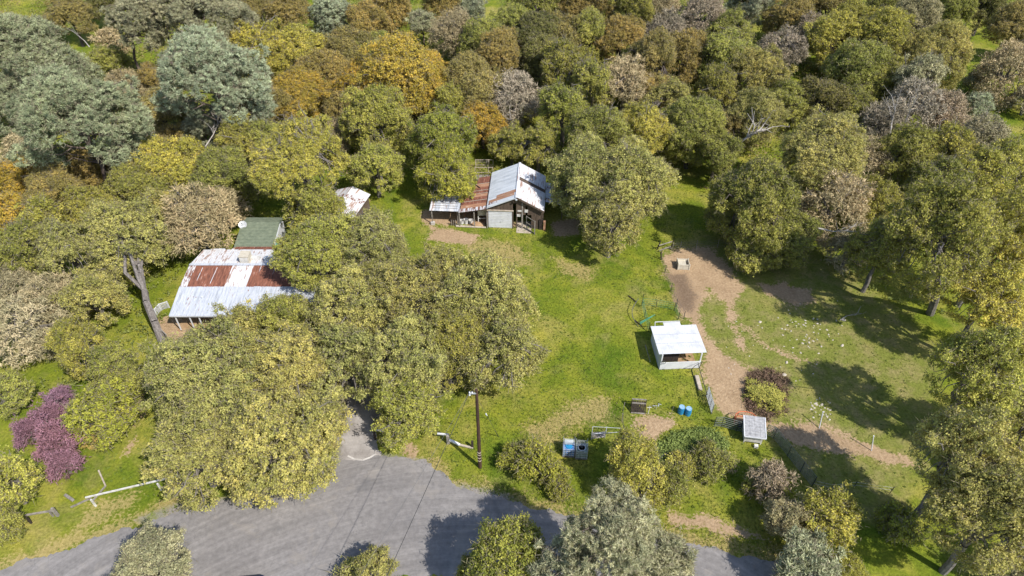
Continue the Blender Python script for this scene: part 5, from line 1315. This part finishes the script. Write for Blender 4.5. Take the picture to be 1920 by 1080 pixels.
limbs('dead_tree', 'left white stem in the mauve bare grove', 'dead tree', [(1668, 262, 4), (1672, 230, 6), (1680, 200, 8.5)], .13, 6, 6, 2.0)
limbs('dead_tree', 'right white stem in the mauve bare grove', 'dead tree', [(1690, 248, 4), (1700, 222, 6.5), (1712, 196, 9)], .12, 6, 7, 2.0)
limbs('dead_tree', 'short pale stem at the foot of the lone mauve-grey bare tree', 'dead tree', [(962, 250, 1), (960, 232, 3), (955, 215, 5)], .15, 4, 8, 1.5)
limbs('fallen_branch', 'fallen grey branch on the shaded grass at the paddock edge', 'branch', [(1575, 600, .1), (1588, 592, .2), (1600, 590, .3)], .07, 4, 10, .9)
# ------------------------------------------------------------------ stones
def stone_mesh(seed, s):
    r = random.Random(seed); mb = MB(); vs = []
    for z, q in ((0, .9), (.25, 1.0), (.45, .55)):
        for k in range(7): t = 2 * math.pi * k / 7; rr = q * r.uniform(.75, 1.15); vs.append((math.cos(t) * rr * s, math.sin(t) * rr * .8 * s, z * s * 1.1))
    fs = [(i * 7 + k, i * 7 + (k + 1) % 7, (i + 1) * 7 + (k + 1) % 7, (i + 1) * 7 + k) for i in range(2) for k in range(7)] + [tuple(14 + k for k in range(7))]
    mb.add(vs, fs); me = mb.mesh('stone'); me.materials.append(M['stone']); return me
SM = [stone_mesh(k, .12) for k in range(5)]
def stone(px, py, s, label, group):
    g = G(px, py); o = bpy.data.objects.new('stone', random.choice(SM)); C.objects.link(o); o.location = (g.x, g.y, -.02 + hz(g.x, g.y)); o.rotation_euler = (0, 0, random.uniform(0, 6)); o.scale = (s, s * random.uniform(.7, 1), s)
    tag(o, label, 'stone', group)
rs_ = random.Random(3)
for k in range(60):
    px = rs_.gauss(1515, 30); py = rs_.gauss(622, 24)
    stone(px, py, rs_.uniform(.6, 1.3), 'small pale stone strewn over the grassy paddock above the tree shadow', 'pale stones scattered in the mid paddock')
for k in range(34):
    px = 1520 + rs_.random() * 40; py = 755 + (px - 1520) * .6 + rs_.gauss(0, 10)
    stone(px, py, rs_.uniform(.6, 1.3), 'small pale stone in the heap beside the white leaning post', 'pale stones by the leaning post')
for k in range(30):
    stone(rs_.uniform(1350, 1520), rs_.uniform(600, 720), rs_.uniform(.5, .9), 'small pale stone on the bare tracks across the paddock', 'stones on the paddock tracks')
for px, py, s, lab in ((1579, 648, 2.2, 'long pale stone right of the scattered stones in mid paddock'), (1425, 604, 1.8, 'pale stone beside the upper dirt track'), (1470, 703, 2.2, 'pale flat stone above the left tip of the big tree shadow'), (1475, 680, 1.9, 'tan stone near the middle of the paddock'), (1581, 600, 2.4, 'broken branch-coloured stone at the shadow edge above the stones')): stone(px, py, s, lab, None)

# ------------------------------------------------------------------ undergrowth and grass
def world_mask(x, y):
    return None
def scatter_brush(name, n, region_fn, tint, hmax, seed, lf=.2, per=16, zr=.6):
    r = np.random.default_rng(seed); P = region_fn(r, n); P = P[:n]
    n = len(P); k = np.repeat(np.arange(n), per); sz = r.uniform(.35, 1.0, n) * hmax
    off = r.normal(size=(n * per, 3)) * (sz[k] * .5)[:, None] * np.array([1, 1, zr])
    hzv = hills(P[:, 0], P[:, 1])
    base = np.stack([P[:, 0], P[:, 1], hzv + sz * .45], -1)
    pos = base[k] + off; pos[:, 2] = np.maximum(pos[:, 2], hzv[k] + .05)
    N = off / (np.linalg.norm(off, axis=1)[:, None] + 1e-6) + np.array([0, 0, .6])
    V = tris_at(r, pos, N, lf, 1.2, .6).reshape(-1, 3)
    me = quick_mesh(name, V, np.arange(len(V)).reshape(-1, 3), 3)
    tone = np.clip(.5 + r.normal(0, .16, n), 0, 1)
    attr(me, 'vary', np.repeat(np.clip(tone[k] + r.normal(0, .12, n * per), 0, 1), 3)); me.materials.append(M['leaf'])
    o = bpy.data.objects.new(name, me); C.objects.link(o); o.color = (*tint, 1); o['kind'] = 'stuff'; return o
CLEAR = [[(735, 300), (790, 300), (790, 400), (700, 400), (690, 380)], [(890, 290), (1000, 290), (960, 320), (890, 320)], [(1240, 330), (1330, 310), (1340, 470), (1220, 470)],
         [(1740, 60), (1860, 40), (1880, 110), (1820, 130), (1800, 200)], [(1830, 210), (1925, 220), (1925, 290), (1860, 280)], [(880, 0), (960, 0), (940, 60), (890, 60)], [(120, 60), (230, 40), (220, 120), (130, 120)],
         [(1490, 200), (1610, 200), (1600, 260), (1500, 250)]]
def reg_forest(r, n):
    px = r.uniform(-150, 2070, n * 3); py = 400 - 420 * r.uniform(0, 1, n * 3) ** 1.0
    # spread evenly in the place, not in the picture
    x = r.uniform(-125, 125, n * 3); y = r.uniform(76, 165, n * 3)
    ok = np.abs(x) < y * .85 + 10
    for c_ in CLEAR: ok &= sdf(poly(c_), x, y) < .3
    return np.stack([x[ok], y[ok]], -1)
def reg_left(r, n):
    x = r.uniform(-70, -30, n * 3); y = r.uniform(42, 78, n * 3); ok = (x < -38 - (y - 58) * .1)
    return np.stack([x[ok], y[ok]], -1)
def reg_right(r, n):
    P_ = [(1500, 380), (1925, 380), (1925, 620), (1760, 600), (1560, 520)]
    x = r.uniform(25, 75, n * 8); y = r.uniform(45, 80, n * 8); ok = sdf(poly(P_), x, y) > 0
    return np.stack([x[ok], y[ok]], -1)
def reg_coop(r, n):
    P_ = [(1262, 812), (1335, 805), (1362, 830), (1360, 885), (1260, 880), (1215, 850)]
    x = r.uniform(10, 25, n * 30); y = r.uniform(30, 45, n * 30); ok = sdf(poly(P_), x, y) > 0
    return np.stack([x[ok], y[ok]], -1)
scatter_brush('undergrowth', 4200, reg_forest, (.22, .24, .06), 2.4, 21, .24, 30)
scatter_brush('dry_undergrowth', 2000, reg_forest, (.28, .22, .10), 2.2, 22, .24, 22)
scatter_brush('undergrowth', 500, reg_left, (.22, .25, .07), 1.0, 23, .2, 22)
scatter_brush('undergrowth', 260, reg_right, (.2, .24, .06), .9, 24, .2, 20)
scatter_brush('garden_weeds', 700, reg_coop, (.26, .33, .09), .6, 25, .12, 30)

def reg_lawn(r, n):
    x = r.uniform(-40, 40, n * 3); y = r.uniform(26, 78, n * 3); ok = keep_green(x, y) & (np.sin(x * .35 + 1) + np.sin(y * .4 + x * .2) > -.3)
    return np.stack([x[ok], y[ok]], -1)
def reg_patch(r, n):
    x = r.uniform(17, 32, n * 40); y = r.uniform(36, 48, n * 40); ok = sdf(poly(MANURE[1]), x, y) > .1
    return np.stack([x[ok], y[ok]], -1)
def grass(name, n, seed, ymin, ymax, tint, hgt, wid, keep):
    r = np.random.default_rng(seed); y = ymin + (ymax - ymin) * r.uniform(0, 1, n) ** 1.2; x = r.uniform(-1, 1, n) * (y * .72 + 8)
    ok = keep(x, y); x = x[ok]; y = y[ok]; n = len(x)
    h_ = hgt * r.uniform(.4, 1.4, n); t = r.uniform(0, 6.28, n); wv = wid * r.uniform(.6, 1.4, n)
    b = np.stack([x, y, hills(x, y) - .01], -1); s_ = np.stack([np.cos(t) * wv, np.sin(t) * wv, np.zeros(n)], -1)
    tp_ = b + np.stack([r.normal(0, .5, n) * h_, r.normal(0, .5, n) * h_, h_], -1)
    V = np.stack([b - s_, b + s_, tp_], 1).reshape(-1, 3)
    me = quick_mesh(name, V, np.arange(len(V)).reshape(-1, 3), 3); attr(me, 'vary', np.repeat(np.clip(r.normal(.5, .2, n), 0, 1), 3)); me.materials.append(M['leaf'])
    o = bpy.data.objects.new(name, me); C.objects.link(o); o.color = (*tint, 1); o['kind'] = 'stuff'; return o
def keep_green(x, y):
    k = (sdf(poly(ROAD), x, y) < -.05) & (sdf(poly(GRAV), x, y) < -.2)
    for p_ in DIRT: k &= sdf(poly(p_), x, y) < .1
    for p_, w_ in PATHS: k &= sdl(p_, w_, x, y) < .1
    k &= ~((sdf(poly(PADDOCK), x, y) > 0) & (np.random.default_rng(5).uniform(size=x.shape) < .6))
    return k
def keep_dry(x, y):
    d = np.max(np.stack([sdl(p_, w_, x, y) for p_, w_ in DRYL] + [sdf(poly(p_), x, y) for p_ in DRYP]), 0)
    return (d > -.6) & (sdf(poly(ROAD), x, y) < .12)
scatter_brush('lawn_weeds', 2600, reg_lawn, (.17, .23, .045), .20, 41, .075, 14, .35)
scatter_brush('brush_twigs', 260, reg_patch, (.22, .15, .10), .55, 42, .11, 40, .6)
grass('grass', 140000, 31, 22, 100, (.19, .23, .035), .17, .045, keep_green)
grass('dry_grass', 90000, 32, 22, 75, (.40, .32, .17), .14, .03, keep_dry)
